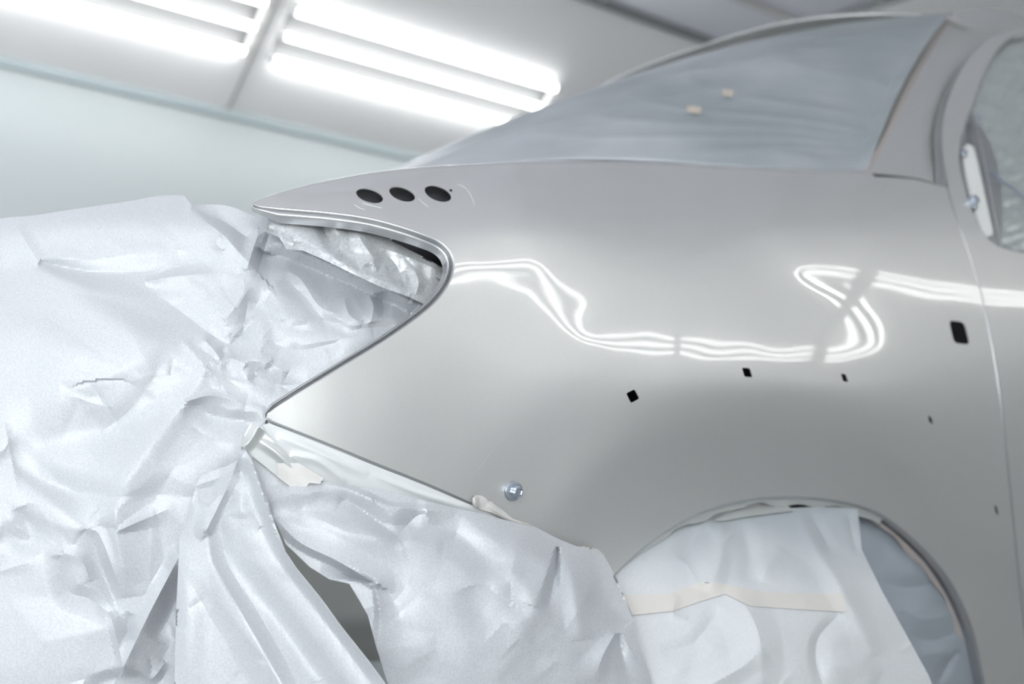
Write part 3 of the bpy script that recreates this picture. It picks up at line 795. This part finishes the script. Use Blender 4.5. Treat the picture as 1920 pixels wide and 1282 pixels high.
def facet_height(uv, facets):
    """crumple: planar facets meeting in straight creases, over the listed picture areas"""
    h = np.zeros(len(uv))
    for (x0, y0, x1, y1), sx, sy, rot, A, seed in facets:
        r = np.random.RandomState(seed); c, s_ = math.cos(rot), math.sin(rot)
        cx, cy = (x0+x1)/2, (y0+y1)/2; R_ = math.hypot(x1-x0, y1-y0)/2
        pts = []
        for i in np.arange(-R_, R_, sx):
            for j in np.arange(-R_, R_, sy):
                a = i+r.uniform(-.45, .45)*sx; b = j+r.uniform(-.45, .45)*sy
                pts.append((cx+a*c-b*s_, cy+a*s_+b*c))
        pts = np.array(pts); z = r.choice([-1, -.3, .3, 1], len(pts))*r.uniform(.5, 1, len(pts))
        e = np.minimum(np.minimum(pts[:, 0]-x0, x1-pts[:, 0]), np.minimum(pts[:, 1]-y0, y1-pts[:, 1]))
        z *= np.clip(e/max(sx, sy), 0, 1)
        ov, oe, of, a, b, c_ = delaunay_2d_cdt([Vector(p) for p in pts], [], [], 0, 1e-5, True)
        tmp = np.zeros(len(uv))
        ov = np.array([tuple(p) for p in ov]); zi = np.array([z[o[0]] for o in a])
        for f in of:
            p, q, t = ov[f[0]], ov[f[1]], ov[f[2]]
            lo = np.minimum(np.minimum(p, q), t); hi = np.maximum(np.maximum(p, q), t)
            m = np.where((uv[:, 0] >= lo[0]) & (uv[:, 0] <= hi[0]) & (uv[:, 1] >= lo[1]) & (uv[:, 1] <= hi[1]))[0]
            if not len(m): continue
            d = (q[0]-p[0])*(t[1]-p[1])-(t[0]-p[0])*(q[1]-p[1])
            if abs(d) < 1e-9: continue
            w = uv[m]-p; l1 = (w[:, 0]*(t[1]-p[1])-(t[0]-p[0])*w[:, 1])/d; l2 = ((q[0]-p[0])*w[:, 1]-w[:, 0]*(q[1]-p[1]))/d
            k = (l1 >= -1e-6) & (l2 >= -1e-6) & (l1+l2 <= 1+1e-6)
            tmp[m[k]] = zi[f[0]]*(1-l1[k]-l2[k])+zi[f[1]]*l1[k]+zi[f[2]]*l2[k]
        h += tmp*A*.001
    return h
def micro(seed, n, box_, A, wr, Lr):
    r = random.Random(seed); out = []
    for k in range(n):
        x, y = r.uniform(box_[0], box_[2]), r.uniform(box_[1], box_[3]); a = r.uniform(0, 6.283); L = r.uniform(*Lr)
        b = a+r.uniform(-.5, .5)
        p = [(x, y), (x+L*.5*math.cos(a), y+L*.5*math.sin(a)), (x+L*.5*(math.cos(a)+math.cos(b)), y+L*.5*(math.sin(a)+math.sin(b)))]
        w = r.uniform(*wr); out.append((p, A*.7*r.choice([-1, 1])*r.uniform(.4, 1), w*r.uniform(.4, 1), w, r.choice(['c', 'm'])))
    return out
def paper(name, outline, base, folds, mt, label, cat='masking paper', step=5, sm=60., h=60, thick=.0005, group=None, lift=0.0, facets=()):
    o = np.array(outline); lo = o.min(0)-20; hi = o.max(0)+20
    B = Field(lo[0], hi[0], lo[1], hi[1], h); B.sm = sm
    for u, v, D in base: B.depth(u, v, D, 100)
    B.solve()
    def pos(uv):
        uv = np.asarray(uv); return CAM+(B.D(uv)-fold_height(uv, folds)-facet_height(uv, facets)*PF-lift)[:, None]*rays(uv)
    ex = [spline(f[0], step*.9) if len(f[0]) > 2 else poly(f[0], step*.9, False) for f in folds if (f[5] if len(f) > 5 else .02) < .1]
    ob = shell(name, o, [], step, pos, None, thick, mt, jitter=.05, extra=np.vstack(ex) if ex else None, crease=15)
    if label: tag(ob, label, cat, group)
    return ob, pos
def FD(u, v, k=0.0): return float(F.D([(u, v)])[0]+k)

# big sheet over the nose and bumper
A_out = np.vstack([spline([(-90, 436), (0, 410), (60, 404), (140, 392), (230, 379), (300, 367), (345, 366)], 6)[:-1], poly([(345, 366), (352, 376), (364, 385)], 6, False)[:-1],
                   spline([(364, 385), (400, 383), (432, 387), (458, 397), (482, 408)], 6)[:-1],
                   poly([(482, 408), (500, 402), (520, 404), (600, 425), (700, 455), (800, 500), (880, 560), (890, 640), (760, 740), (640, 840), (540, 905), (500, 960), (470, 1010), (440, 1100), (430, 1365), (-90, 1365)], 7, False)])
baseA = [(-60, 450, 1.80), (200, 400, 1.80), (345, 372, 1.83), (430, 390, 1.82), (0, 500, 1.72), (200, 470, 1.73), (400, 470, 1.74), (480, 440, 1.76), (-60, 640, 1.66), (120, 640, 1.65), (300, 640, 1.66), (450, 640, 1.67),
         (0, 900, 1.60), (200, 900, 1.60), (380, 880, 1.60), (0, 1200, 1.585), (200, 1200, 1.57), (400, 1200, 1.64), (0, 1360, 1.585), (200, 1360, 1.58),
         (500, 700, 1.665), (500, 790, 1.64), (520, 560, 1.72), (560, 480, 1.77), (650, 620, FD(650, 620, .04)), (760, 600, FD(760, 600, .03)), (700, 500, 1.80), (830, 520, 1.80), (620, 760, FD(620, 760, .03)), (560, 860, FD(560, 860, .04)), (880, 600, FD(880, 600, .08))]
fA = [([(15, 438), (120, 425), (280, 418), (425, 438)], 9, 55, 60, 'f', .35),
      ([(74, 492), (190, 512), (300, 506), (400, 484)], -9, 48, 60, 'c', .12),
      ([(28, 418), (50, 455), (75, 495)], 3, 20, 30, 'm'),
      ([(345, 368), (380, 410), (417, 439), (450, 475), (480, 507)], 9, 26, 60, 'e', .05),
      ([(360, 388), (420, 415), (465, 445), (492, 452)], -7, 40, 18, 'm'),
      ([(415, 441), (405, 455), (420, 470)], 2.5, 14, 14, 'm'),
      ([(270, 528), (330, 518), (440, 510)], 6, 28, 52, 'c'),
      ([(272, 534), (340, 585), (428, 645), (450, 630)], -7, 55, 45, 'e'),
      ([(488, 428), (474, 468), (462, 508)], 8, 30, 18, 'm', .04), ([(506, 436), (492, 480), (482, 520)], -7, 26, 22, 'm'),
      ([(452, 512), (458, 545), (430, 590), (418, 600)], 6, 30, 30, 'm', .04), ([(430, 625), (438, 632), (452, 630), (466, 560)], -4, 14, 28, 'm'),
      ([(30, 495), (140, 550), (240, 615), (320, 650), (392, 652)], 7, 70, 60, 'm', .25),
      ([(385, 690), (320, 745), (200, 810), (20, 845)], -13, 110, 85, 'm', .25),
      ([(404, 675), (370, 720), (320, 790), (270, 850), (228, 920), (214, 990)], 12, 60, 70, 'm', .12),
      ([(-40, 580), (80, 640), (180, 660), (245, 690), (255, 722), (200, 760)], 8, 90, 70, 'm', .4),
      ([(386, 640), (398, 652), (412, 672)], 5, 18, 22, 'f', .05), ([(414, 650), (421, 668), (404, 682)], -4, 10, 14, 'm', .04), ([(405, 684), (430, 672), (463, 682)], 4, 14, 20, 'm', .04),
      ([(463, 682), (478, 700), (474, 720)], -4, 20, 14, 'm', .05), ([(448, 676), (500, 680), (540, 700)], 4, 20, 30, 'm'), ([(478, 705), (530, 722), (580, 716)], -5, 26, 30, 'm'),
      ([(346, 753), (400, 742), (505, 775)], 5, 26, 36, 'c', .06), ([(350, 760), (420, 785), (490, 792)], -5, 18, 40, 'm', .2),
      ([(4, 848), (60, 892), (140, 925), (196, 930), (214, 955)], -9, 45, 60, 'm', .15), ([(8, 872), (90, 938), (160, 992)], 6, 40, 50, 'm', .2),
      ([(214, 932), (218, 1000), (228, 1060), (240, 1120)], 8, 60, 28, 'm', .04), ([(219, 996), (260, 978), (330, 948)], 5, 30, 30, 'c'),
      ([(166, 990), (188, 1060), (216, 1130), (232, 1180)], -8, 40, 36, 'm', .12), ([(160, 990), (185, 1000), (230, 1120)], 5, 16, 16, 'm'),
      ([(112, 1040), (130, 1108), (165, 1122), (208, 1150)], -6, 20, 36, 'm', .05), ([(116, 1036), (150, 1048), (170, 1090)], 4, 20, 30, 'm'),
      ([(231, 1252), (280, 1150), (336, 1043)], 12, 22, 60, 'f', .02), ([(231, 1255), (220, 1200), (206, 1150)], 7, 12, 30, 'm', .03), ([(245, 1200), (238, 1170), (246, 1150)], -6, 20, 20, 'm'),
      ([(231, 1252), (262, 1258), (284, 1272), (310, 1240)], 6, 40, 14, 'm', .04), ([(290, 1200), (330, 1120), (338, 1060)], -10, 40, 30, 'm', .2),
      ([(0, 1000), (60, 1010), (40, 950)], -5, 30, 30, 'm', .3), ([(160, 1290), (250, 1268), (300, 1290)], -6, 20, 50, 'm', .3),
      # inside the lamp opening
      ([(520, 480), (600, 512), (700, 556), (790, 600)], -14, 22, 60, 'f', .2),
      ([(515, 500), (560, 520), (600, 575), (640, 590)], 4, 25, 20, 'm'), ([(500, 560), (560, 600), (605, 598)], 5, 36, 18, 'm', .05), ([(530, 518), (575, 560), (612, 600), (690, 608)], -4, 18, 26, 'm', .05),
      ([(606, 580), (660, 610), (700, 602), (770, 590)], 6, 40, 18, 'm', .04), ([(645, 556), (655, 590), (680, 606)], 5, 16, 22, 'm', .04), ([(690, 550), (700, 575), (694, 606)], 6, 14, 18, 'm', .05),
      ([(712, 548), (720, 580), (716, 598)], -7, 16, 14, 'm', .08), ([(560, 648), (610, 640), (700, 625)], 5, 24, 40, 'm', .05), ([(610, 660), (660, 620), (740, 612)], -3, 20, 24, 'm'),
      ([(500, 640), (560, 655), (640, 640)], -4, 26, 30, 'm'), ([(455, 560), (500, 590), (520, 640)], -4, 30, 30, 'm', .2), ([(520, 600), (490, 640), (500, 690)], 3, 30, 30, 'm')]
fA += micro(4, 46, (440, 420, 860, 740), 2.4, (14, 34), (30, 90)) + micro(8, 40, (300, 380, 520, 800), 1.5, (14, 40), (30, 90)) + micro(9, 36, (-60, 430, 420, 1340), 1.6, (30, 90), (60, 200))
paper('nose_paper', A_out, baseA, fA, M_paper, 'large crumpled blue-white masking paper covering the nose, left of the headlamp opening', h=70, step=4.5, facets=[
      ((-90, 380, 520, 1370), 130, 76, .5, 4.0, 1), ((-90, 380, 520, 1370), 280, 170, -.6, 10.0, 2), ((430, 400, 900, 900), 46, 30, .35, 3.0, 3), ((300, 560, 560, 820), 50, 34, -.3, 2.0, 4), ((360, 360, 560, 620), 44, 30, 1.0, 2.4, 6)])

# folded bundle stuffed into the top of the lamp opening
Bo = poly([(486, 432), (503, 416), (500, 402), (540, 398), (600, 402), (645, 412), (700, 432), (735, 452), (791, 480), (850, 512), (855, 545), (800, 572), (765, 556), (712, 537), (659, 512), (606, 486), (569, 470), (537, 467), (524, 445), (505, 436)], 5)
bB = [(490, 430, 1.745), (520, 405, 1.775), (530, 455, 1.735), (600, 410, 1.78), (600, 480, 1.715), (700, 440, 1.78), (700, 530, 1.70), (770, 556, 1.745), (780, 480, 1.785), (845, 520, 1.79), (800, 545, 1.775), (850, 545, 1.80)]
fB = [([(500, 420), (540, 430), (590, 460), (660, 500), (760, 545)], 6, 26, 18, 'm', .15), ([(598, 408), (612, 440), (640, 472)], -7, 22, 16, 'm', .08), ([(625, 420), (640, 455), (628, 472)], 5, 18, 14, 'm', .05),
      ([(668, 428), (680, 455), (710, 495)], 6, 18, 24, 'm', .05), ([(675, 505), (690, 492), (712, 496)], 5, 14, 14, 'm', .04), ([(635, 470), (680, 500), (700, 500)], -5, 16, 16, 'm', .06),
      ([(500, 425), (528, 440), (526, 465)], -4, 12, 16, 'm', .05), ([(530, 440), (548, 452), (552, 460)], 4, 10, 12, 'm', .04), ([(720, 470), (745, 500), (760, 540)], -5, 22, 20, 'm'),
      ([(775, 500), (785, 530), (778, 555)], 4, 14, 16, 'm'), ([(700, 460), (760, 480), (830, 510)], 3, 16, 20, 'm'), ([(725, 500), (740, 512), (762, 505)], -3, 12, 12, 'm')]
fB += micro(21, 60, (490, 400, 850, 570), 1.7, (10, 26), (20, 60))
paper('lamp_opening_paper', Bo, bB, fB, M_spray, 'twisted roll of silver-sprayed paper stuffed under the top edge of the headlamp opening', step=3.5, h=45, facets=[((480, 390, 870, 590), 34, 18, .5, 2.6, 9)])
Co = poly([(560, 392), (640, 404), (700, 424), (735, 452), (791, 480), (850, 514), (850, 540), (800, 505), (740, 478), (700, 458), (660, 430), (600, 414)], 5)
paper('lamp_opening_paper', Co, [(560, 400, 1.80), (700, 440, 1.83), (700, 424, 1.85), (850, 520, 1.80), (791, 474, 1.82), (790, 500, 1.79)],
      [([(640, 410), (700, 436), (780, 476), (840, 512)], 3, 10, 10, 'm')]+micro(5, 14, (600, 400, 850, 530), 1.2, (8, 20), (20, 50)), M_spray,
      'narrow pale paper edge just below the black gap in the headlamp opening', step=4, h=45)
# something round and shiny inside the lamp cavity
ring_ = [atY(752, 462, 1.52)+np.array([.016*math.cos(a), 0, .022*math.sin(a)]) for a in np.linspace(1.0, 3.9, 16)]
tag(keep_world(tube('lamp_bracket', [np.array(p) for p in ring_], .0025, M_flange), car))

# hanging sheet at the front of the wheel side, gathered under the tape
C_out = poly([(453, 836), (446, 862), (425, 874), (400, 882), (374, 892), (366, 912), (356, 958), (336, 1006), (335, 1045), (331, 1130), (328, 1220), (326, 1365), (775, 1365), (727, 1288), (690, 1238), (640, 1175), (600, 1120), (556, 1066), (535, 1035), (518, 990), (505, 950), (492, 905), (478, 868), (466, 845)], 5)
bC = [(455, 840, 1.585), (475, 870, 1.57), (375, 895, 1.60), (440, 900, 1.57), (340, 1010, 1.575), (420, 980, 1.57), (500, 960, 1.545), (335, 1200, 1.555), (450, 1150, 1.55), (600, 1130, 1.51), (330, 1360, 1.55), (500, 1360, 1.53), (750, 1360, 1.47), (690, 1245, 1.49), (540, 1040, 1.525)]
fC = [([(374, 893), (376, 940), (386, 986), (400, 1060), (470, 1180), (560, 1340)], 9, 26, 50, 'm', .12),
      ([(452, 842), (432, 900), (404, 960), (388, 992)], 7, 14, 26, 'f', .03),
      ([(388, 996), (440, 1060), (520, 1160), (640, 1330)], -16, 60, 60, 'e', .2),
      ([(470, 860), (498, 940), (530, 1020), (580, 1090), (650, 1180), (730, 1290)], 9, 10, 24, 'f', .1),
      ([(458, 850), (478, 940), (520, 1040), (600, 1150), (690, 1270)], -7, 30, 34, 'e', .15),
      ([(376, 960), (372, 920), (398, 912), (440, 892)], -5, 16, 20, 'm', .06), ([(372, 932), (395, 945), (412, 925)], 3, 12, 12, 'm', .05),
      ([(447, 958), (470, 968), (490, 990)], 3, 14, 22, 'm', .05), ([(440, 890), (452, 930), (448, 970)], 4, 22, 22, 'm', .2),
      ([(345, 1010), (352, 1120), (350, 1300)], 6, 40, 26, 'm', .4), ([(335, 1010), (352, 960), (368, 930)], -3, 14, 14, 'm')]
fC += micro(31, 30, (330, 880, 720, 1340), 1.2, (16, 50), (40, 120))
paper('hanging_paper', C_out, bC, fC, M_paper, 'tall hanging masking paper gathered into long folds below the silvery corner tape', h=60, step=4.5, facets=[((320, 830, 780, 1370), 130, 34, 1.1, 1.6, 7), ((340, 850, 560, 1060), 60, 26, 1.3, 1.3, 8)])

# sheet along the lower edge of the wing towards the wheel
D_top = [(466, 852), (498, 876), (532, 898), (575, 901), (640, 906), (718, 919), (786, 936), (854, 952), (900, 962), (945, 974), (1008, 990), (1049, 1011), (1081, 1024), (1106, 1027), (1131, 1040), (1149, 1070)]
D_right = [(1149, 1070), (1161, 1096), (1173, 1124), (1186, 1160), (1195, 1193), (1192, 1196), (1204, 1222), (1217, 1260), (1240, 1365)]
D_out = np.vstack([poly(D_top, 6, False)[:-1], poly(D_right, 6, False)[:-1], poly([(1240, 1365), (748, 1365), (727, 1281), (704, 1208), (690, 1154), (672, 1122), (655, 1094), (618, 1086), (581, 1063), (536, 1020), (510, 964), (490, 912)], 7, False)])
bD = [(u, v+6, FD(u, v, -.012)) for u, v in D_top[3:-3]]+[(470, 860, 1.585), (500, 900, 1.575), (1131, 1046, FD(1131, 1040, -.02)), (1160, 1090, FD(1150, 1090, -.03)), (510, 964, 1.575), (581, 1060, 1.57), (655, 1094, 1.56), (690, 1154, 1.58), (750, 1360, 1.58),
      (700, 1000, 1.58), (850, 1050, 1.60), (1000, 1100, 1.64), (1190, 1190, 1.75), (1225, 1300, 1.77), (1230, 1360, 1.77), (900, 1250, 1.60), (1050, 1300, 1.65), (900, 1360, 1.60)]
fD = [([(500, 947), (530, 930), (575, 922), (618, 925), (640, 940)], 6, 26, 34, 'm', .05),
      ([(590, 898), (660, 920), (735, 950), (850, 955)], 6, 10, 30, 'm', .2), ([(600, 915), (670, 950), (745, 1006)], -8, 24, 26, 'e', .1), ([(742, 1010), (780, 968), (800, 962)], -7, 30, 22, 'm', .06),
      ([(562, 962), (600, 975), (660, 1000), (745, 1012), (830, 1020)], 7, 26, 50, 'm', .2),
      ([(515, 970), (560, 1015), (630, 1050), (702, 1092)], 8, 40, 14, 'e', .05), ([(704, 1094), (660, 1082), (600, 1068)], -7, 12, 30, 'c', .05), ([(702, 1094), (712, 1160), (700, 1250)], 6, 60, 20, 'c', .1),
      ([(750, 1010), (830, 990), (920, 1050), (960, 1060)], -7, 30, 44, 'm', .3), ([(860, 990), (960, 1020), (1040, 1090)], 6, 50, 50, 'm', .4),
      ([(1046, 1024), (1042, 1070), (1026, 1150)], -11, 18, 26, 'c', .05), ([(1060, 1030), (1075, 1100), (1090, 1200)], 7, 50, 26, 'm', .2), ([(1030, 1040), (1020, 1100), (1005, 1140)], 6, 20, 40, 'm', .15),
      ([(930, 1110), (960, 1080), (1000, 1140), (960, 1180)], 6, 36, 40, 'm', .3), ([(880, 1100), (900, 1150), (930, 1180)], -4, 40, 40, 'm', .3),
      ([(1155, 1184), (1130, 1230), (1110, 1290)], 7, 30, 44, 'c', .08), ([(1160, 1188), (1170, 1240), (1190, 1290)], -6, 30, 30, 'c', .1), ([(1100, 1120), (1150, 1140), (1180, 1170)], -5, 40, 30, 'm', .3),
      ([(760, 1140), (850, 1240), (900, 1340)], 4, 90, 90, 'm', .4), ([(960, 1210), (1010, 1260), (1040, 1340)], -4, 60, 60, 'm', .4)]
fD += micro(41, 40, (480, 880, 1220, 1340), 1.5, (24, 70), (40, 150))
paper('wing_edge_paper', D_out, bD, fD, M_paper, 'creased masking paper running under the wing edge from its corner towards the wheel arch', h=60, step=4.5, facets=[((480, 890, 1240, 1370), 160, 90, .5, 5.0, 10), ((480, 890, 1240, 1370), 70, 42, -.4, 1.3, 11)])

# wheel covers
E_out = poly([(1120, 1120), (1150, 1078), (1177, 1051), (1202, 1029), (1245, 1002), (1292, 982), (1335, 976), (1395, 969), (1440, 958), (1484, 952), (1530, 950), (1570, 951), (1608, 954), (1612, 990), (1616, 1030), (1655, 1110), (1698, 1187), (1740, 1264), (1782, 1365), (1180, 1365), (1120, 1240)], 6)
bE = [(u, v, FD(u, v, .015)) for u, v in [(1150, 1078), (1245, 1002), (1335, 976), (1484, 959), (1608, 957)]]+[(1170, 1200, 1.80), (1300, 1120, 1.86), (1450, 1060, 1.93), (1600, 1050, 2.02), (1655, 1110, 2.03), (1300, 1300, 1.78), (1500, 1250, 1.85), (1750, 1290, 1.98), (1180, 1360, 1.78), (1500, 1360, 1.84), (1775, 1360, 1.97)]
fE = [([(1352, 980), (1352, 1040), (1330, 1110)], 6, 24, 50, 'm', .2), ([(1278, 1050), (1300, 1010), (1330, 990)], -5, 26, 30, 'm', .3), ([(1390, 985), (1405, 1040), (1400, 1090)], -5, 26, 24, 'm', .2),
      ([(1490, 965), (1530, 1030), (1570, 1090), (1640, 1230)], 6, 34, 30, 'm', .1), ([(1515, 960), (1540, 1000), (1560, 1040)], -4, 18, 18, 'm'), ([(1590, 960), (1598, 1000), (1608, 1040)], -3, 12, 14, 'm'),
      ([(1362, 1110), (1400, 1140), (1425, 1200), (1430, 1290)], 7, 40, 60, 'm', .06), ([(1240, 1222), (1300, 1206), (1350, 1140)], -4, 24, 34, 'm', .1), ([(1430, 1215), (1390, 1250), (1300, 1300)], 5, 26, 30, 'm', .1),
      ([(1575, 1150), (1535, 1195), (1530, 1240), (1545, 1290)], -5, 30, 16, 'm', .06), ([(1540, 1255), (1600, 1245), (1650, 1270)], 4, 30, 40, 'm', .2), ([(1430, 1090), (1440, 1060), (1470, 1030)], 4, 20, 30, 'm', .2),
      ([(1270, 1115), (1262, 1150), (1290, 1160)], 3, 14, 14, 'm')]
fE += micro(51, 30, (1160, 970, 1720, 1340), 1.6, (20, 60), (40, 130))
wp, posE = paper('wheel_paper', E_out, bE, fE, M_paper2, 'pale masking paper hanging over the wheel, taped across with a cream strip', h=60, facets=[((1130, 950, 1800, 1370), 110, 60, 1.1, 2.2, 12)])
I_out = poly([(1560, 948), (1608, 950), (1650, 966), (1700, 1002), (1748, 1055), (1785, 1112), (1812, 1180), (1826, 1262), (1830, 1365), (1640, 1365), (1560, 1150)], 6)
bI = [(u, v, FD(u, v, .05)) for u, v in [(1600, 955), (1700, 1008), (1785, 1122), (1820, 1262), (1828, 1360)]]+[(1640, 1060, 2.22), (1700, 1160, 2.24), (1760, 1290, 2.28), (1600, 1200, 2.15), (1660, 1360, 2.16)]
fI = [([(1655, 1010), (1700, 1060), (1745, 1110)], 5, 30, 30, 'm', .03), ([(1650, 1090), (1700, 1100), (1770, 1090)], -6, 24, 30, 'm', .03), ([(1690, 1140), (1730, 1160), (1790, 1150)], 5, 20, 30, 'm', .03),
      ([(1700, 1190), (1750, 1200), (1800, 1180)], -6, 24, 24, 'm', .03), ([(1720, 1230), (1770, 1225), (1800, 1240)], 4, 20, 24, 'm', .03), ([(1760, 1280), (1780, 1240), (1800, 1220)], -8, 16, 16, 'm', .03)]
fI += micro(61, 26, (1600, 960, 1820, 1340), 3.5, (16, 40), (30, 90))
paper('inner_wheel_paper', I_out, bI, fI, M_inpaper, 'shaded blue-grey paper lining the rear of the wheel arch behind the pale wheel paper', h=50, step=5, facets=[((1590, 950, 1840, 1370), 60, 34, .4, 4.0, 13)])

# tapes
def tape(name, ring, posfn, label, mt, cat='masking tape', step=4, th=.0004):
    ob = shell(name, np.array(ring), [], step, posfn, None, th, mt); tag(ob, label, cat); return ob
def raised(pos, k): return lambda uv: pos(uv)-k*rays(uv)
def over(fn, k, folds=()):                         # k metres nearer the lens than fn, with folds of its own
    return lambda uv: fn(uv)-(k+fold_height(np.asarray(uv), list(folds)))[:, None]*rays(uv)
tape('wheel_tape', poly([(1168, 1115), (1215, 1114), (1258, 1113), (1271, 1104), (1318, 1091), (1352, 1093), (1395, 1102), (1442, 1110), (1510, 1112), (1583, 1113), (1585, 1130), (1586, 1147), (1500, 1142), (1407, 1136), (1385, 1125), (1360, 1113), (1310, 1128), (1262, 1145), (1186, 1153)], 5),
     raised(posE, .002), 'cream masking tape strip stuck straight across the pale wheel paper', M_tapew)
ar_in = lambda k0, k1, a, b: None
def arch_band(name, i0, i1, off0, off1, k, mt, label, wob=0):
    a = spline(arch, 6)[::-1]; n = len(a); a = a[int(n*i0):int(n*i1)]
    c = np.array([1460, 1360.]); d = c-a; d /= np.linalg.norm(d, axis=1)[:, None]
    w = np.array([1+wob*math.sin(i*.35)*math.sin(i*.13+1) for i in range(len(a))])[:, None]
    outer = a+d*off0; innr = a+d*off1*w
    return tape(name, poly(np.vstack([outer, innr[::-1]]), 6), lambda uv: F.P(uv)-F.N(uv)*k, label, mt)
arch_band('arch_tape', .06, .60, 3, 17, .006, M_tapes, 'crinkled pale tape along the front curve of the wheel arch lip', .35)
arch_band('arch_tape', .50, .97, 8, 17, .018, M_tapepink, 'brownish tape following the rear curve inside the wheel arch', .25)
tape('notched_tape', poly([(1337, 976), (1352, 968), (1385, 953), (1440, 950), (1478, 948), (1488, 958), (1455, 961), (1395, 969), (1360, 976)], 5), over(posE, .006), 'short pale tape end at the top of the wheel paper under the arch lip', M_tapes)

FP = lambda uv: F.P(uv)
uvf = poly([(492, 795), (520, 790), (600, 822), (700, 862), (800, 902), (884, 940), (930, 962), (1000, 988), (945, 978), (854, 955), (786, 940), (718, 923), (677, 916), (610, 905), (560, 880), (510, 830)], 5)
tape('plastic_strip', uvf, over(FP, -.0022, [([(520, 815), (600, 850), (690, 890)], 3, 14, 14, 'm'), ([(545, 850), (600, 865), (650, 905)], 3, 10, 14, 'm'), ([(700, 890), (800, 930), (900, 958)], 2, 8, 8, 'm')]), 'glossy white plastic strip under the lower edge of the wing', M_filmw, 'plastic strip')
tape('corner_tape', poly([(469, 794), (485, 799), (494, 807), (522, 837), (554, 866), (603, 894), (583, 906), (546, 914), (522, 896), (498, 875), (467, 850), (457, 835), (449, 833)], 4),
     lambda uv: CAM+(1.575+.00008*(uv[:, 0]-450)-fold_height(uv, [([(484, 800), (470, 825), (458, 836)], 5, 14, 12, 'f', .05), ([(478, 822), (520, 850), (560, 890)], 2.5, 12, 12, 'm')]))[:, None]*rays(uv),
     'silvery masking tape bent over the paper just below the corner of the wing', M_tapes)
tape('tape_patch', poly([(520, 868), (560, 868), (606, 896), (600, 907), (580, 905), (572, 916), (548, 915), (520, 893)], 4),
     lambda uv: CAM+(1.572+.00008*(uv[:, 0]-450))[:, None]*rays(uv), 'beige tape patch joining the silvery corner tape to the paper below', M_tape)
torn = poly([(886, 945), (886, 935), (890, 928), (904, 929), (911, 934), (916, 940), (922, 939), (927, 945), (941, 955), (961, 972), (986, 980), (1010, 990), (1018, 988), (1006, 993), (974, 983), (951, 975), (927, 963), (911, 958), (894, 952)], 3)
tape('torn_tape', torn, over(FP, .004, [([(890, 930), (892, 945), (896, 952)], 4, 8, 8, 'm'), ([(915, 945), (950, 970), (1000, 988)], 3, 7, 9, 'm')]), 'grey torn tape scrap curling off the lower wing edge beside the bolt', M_tape, step=3)
tape('tape_end', poly([(1076, 1026), (1099, 1024), (1120, 1029), (1132, 1039), (1144, 1058), (1151, 1072), (1138, 1060), (1124, 1046), (1100, 1040)], 4), over(FP, .016), 'pale tape end where the wing edge paper meets the wheel arch', M_tape)

for (s_, t_, w_, lab) in ((.135, .31, .011, 'small orange-beige tape bit higher on the windscreen film'), (.145, .21, .014, 'small orange-beige tape bit lower on the windscreen film')):
    P0 = [film(t_+.002*k, s_+w_*k/5) + np.array([-.004, -.002, .006]) for k in range(6)]; P1 = [p+np.array([.005, 0, .011+.004*(k % 2)]) for k, p in enumerate(P0)]
    n_ = [np.array([-.55, -.2, .8])]*6
    tag(strip('tape_scrap', P0, P1, n_, M_tapeo, .0008), lab, 'masking tape')
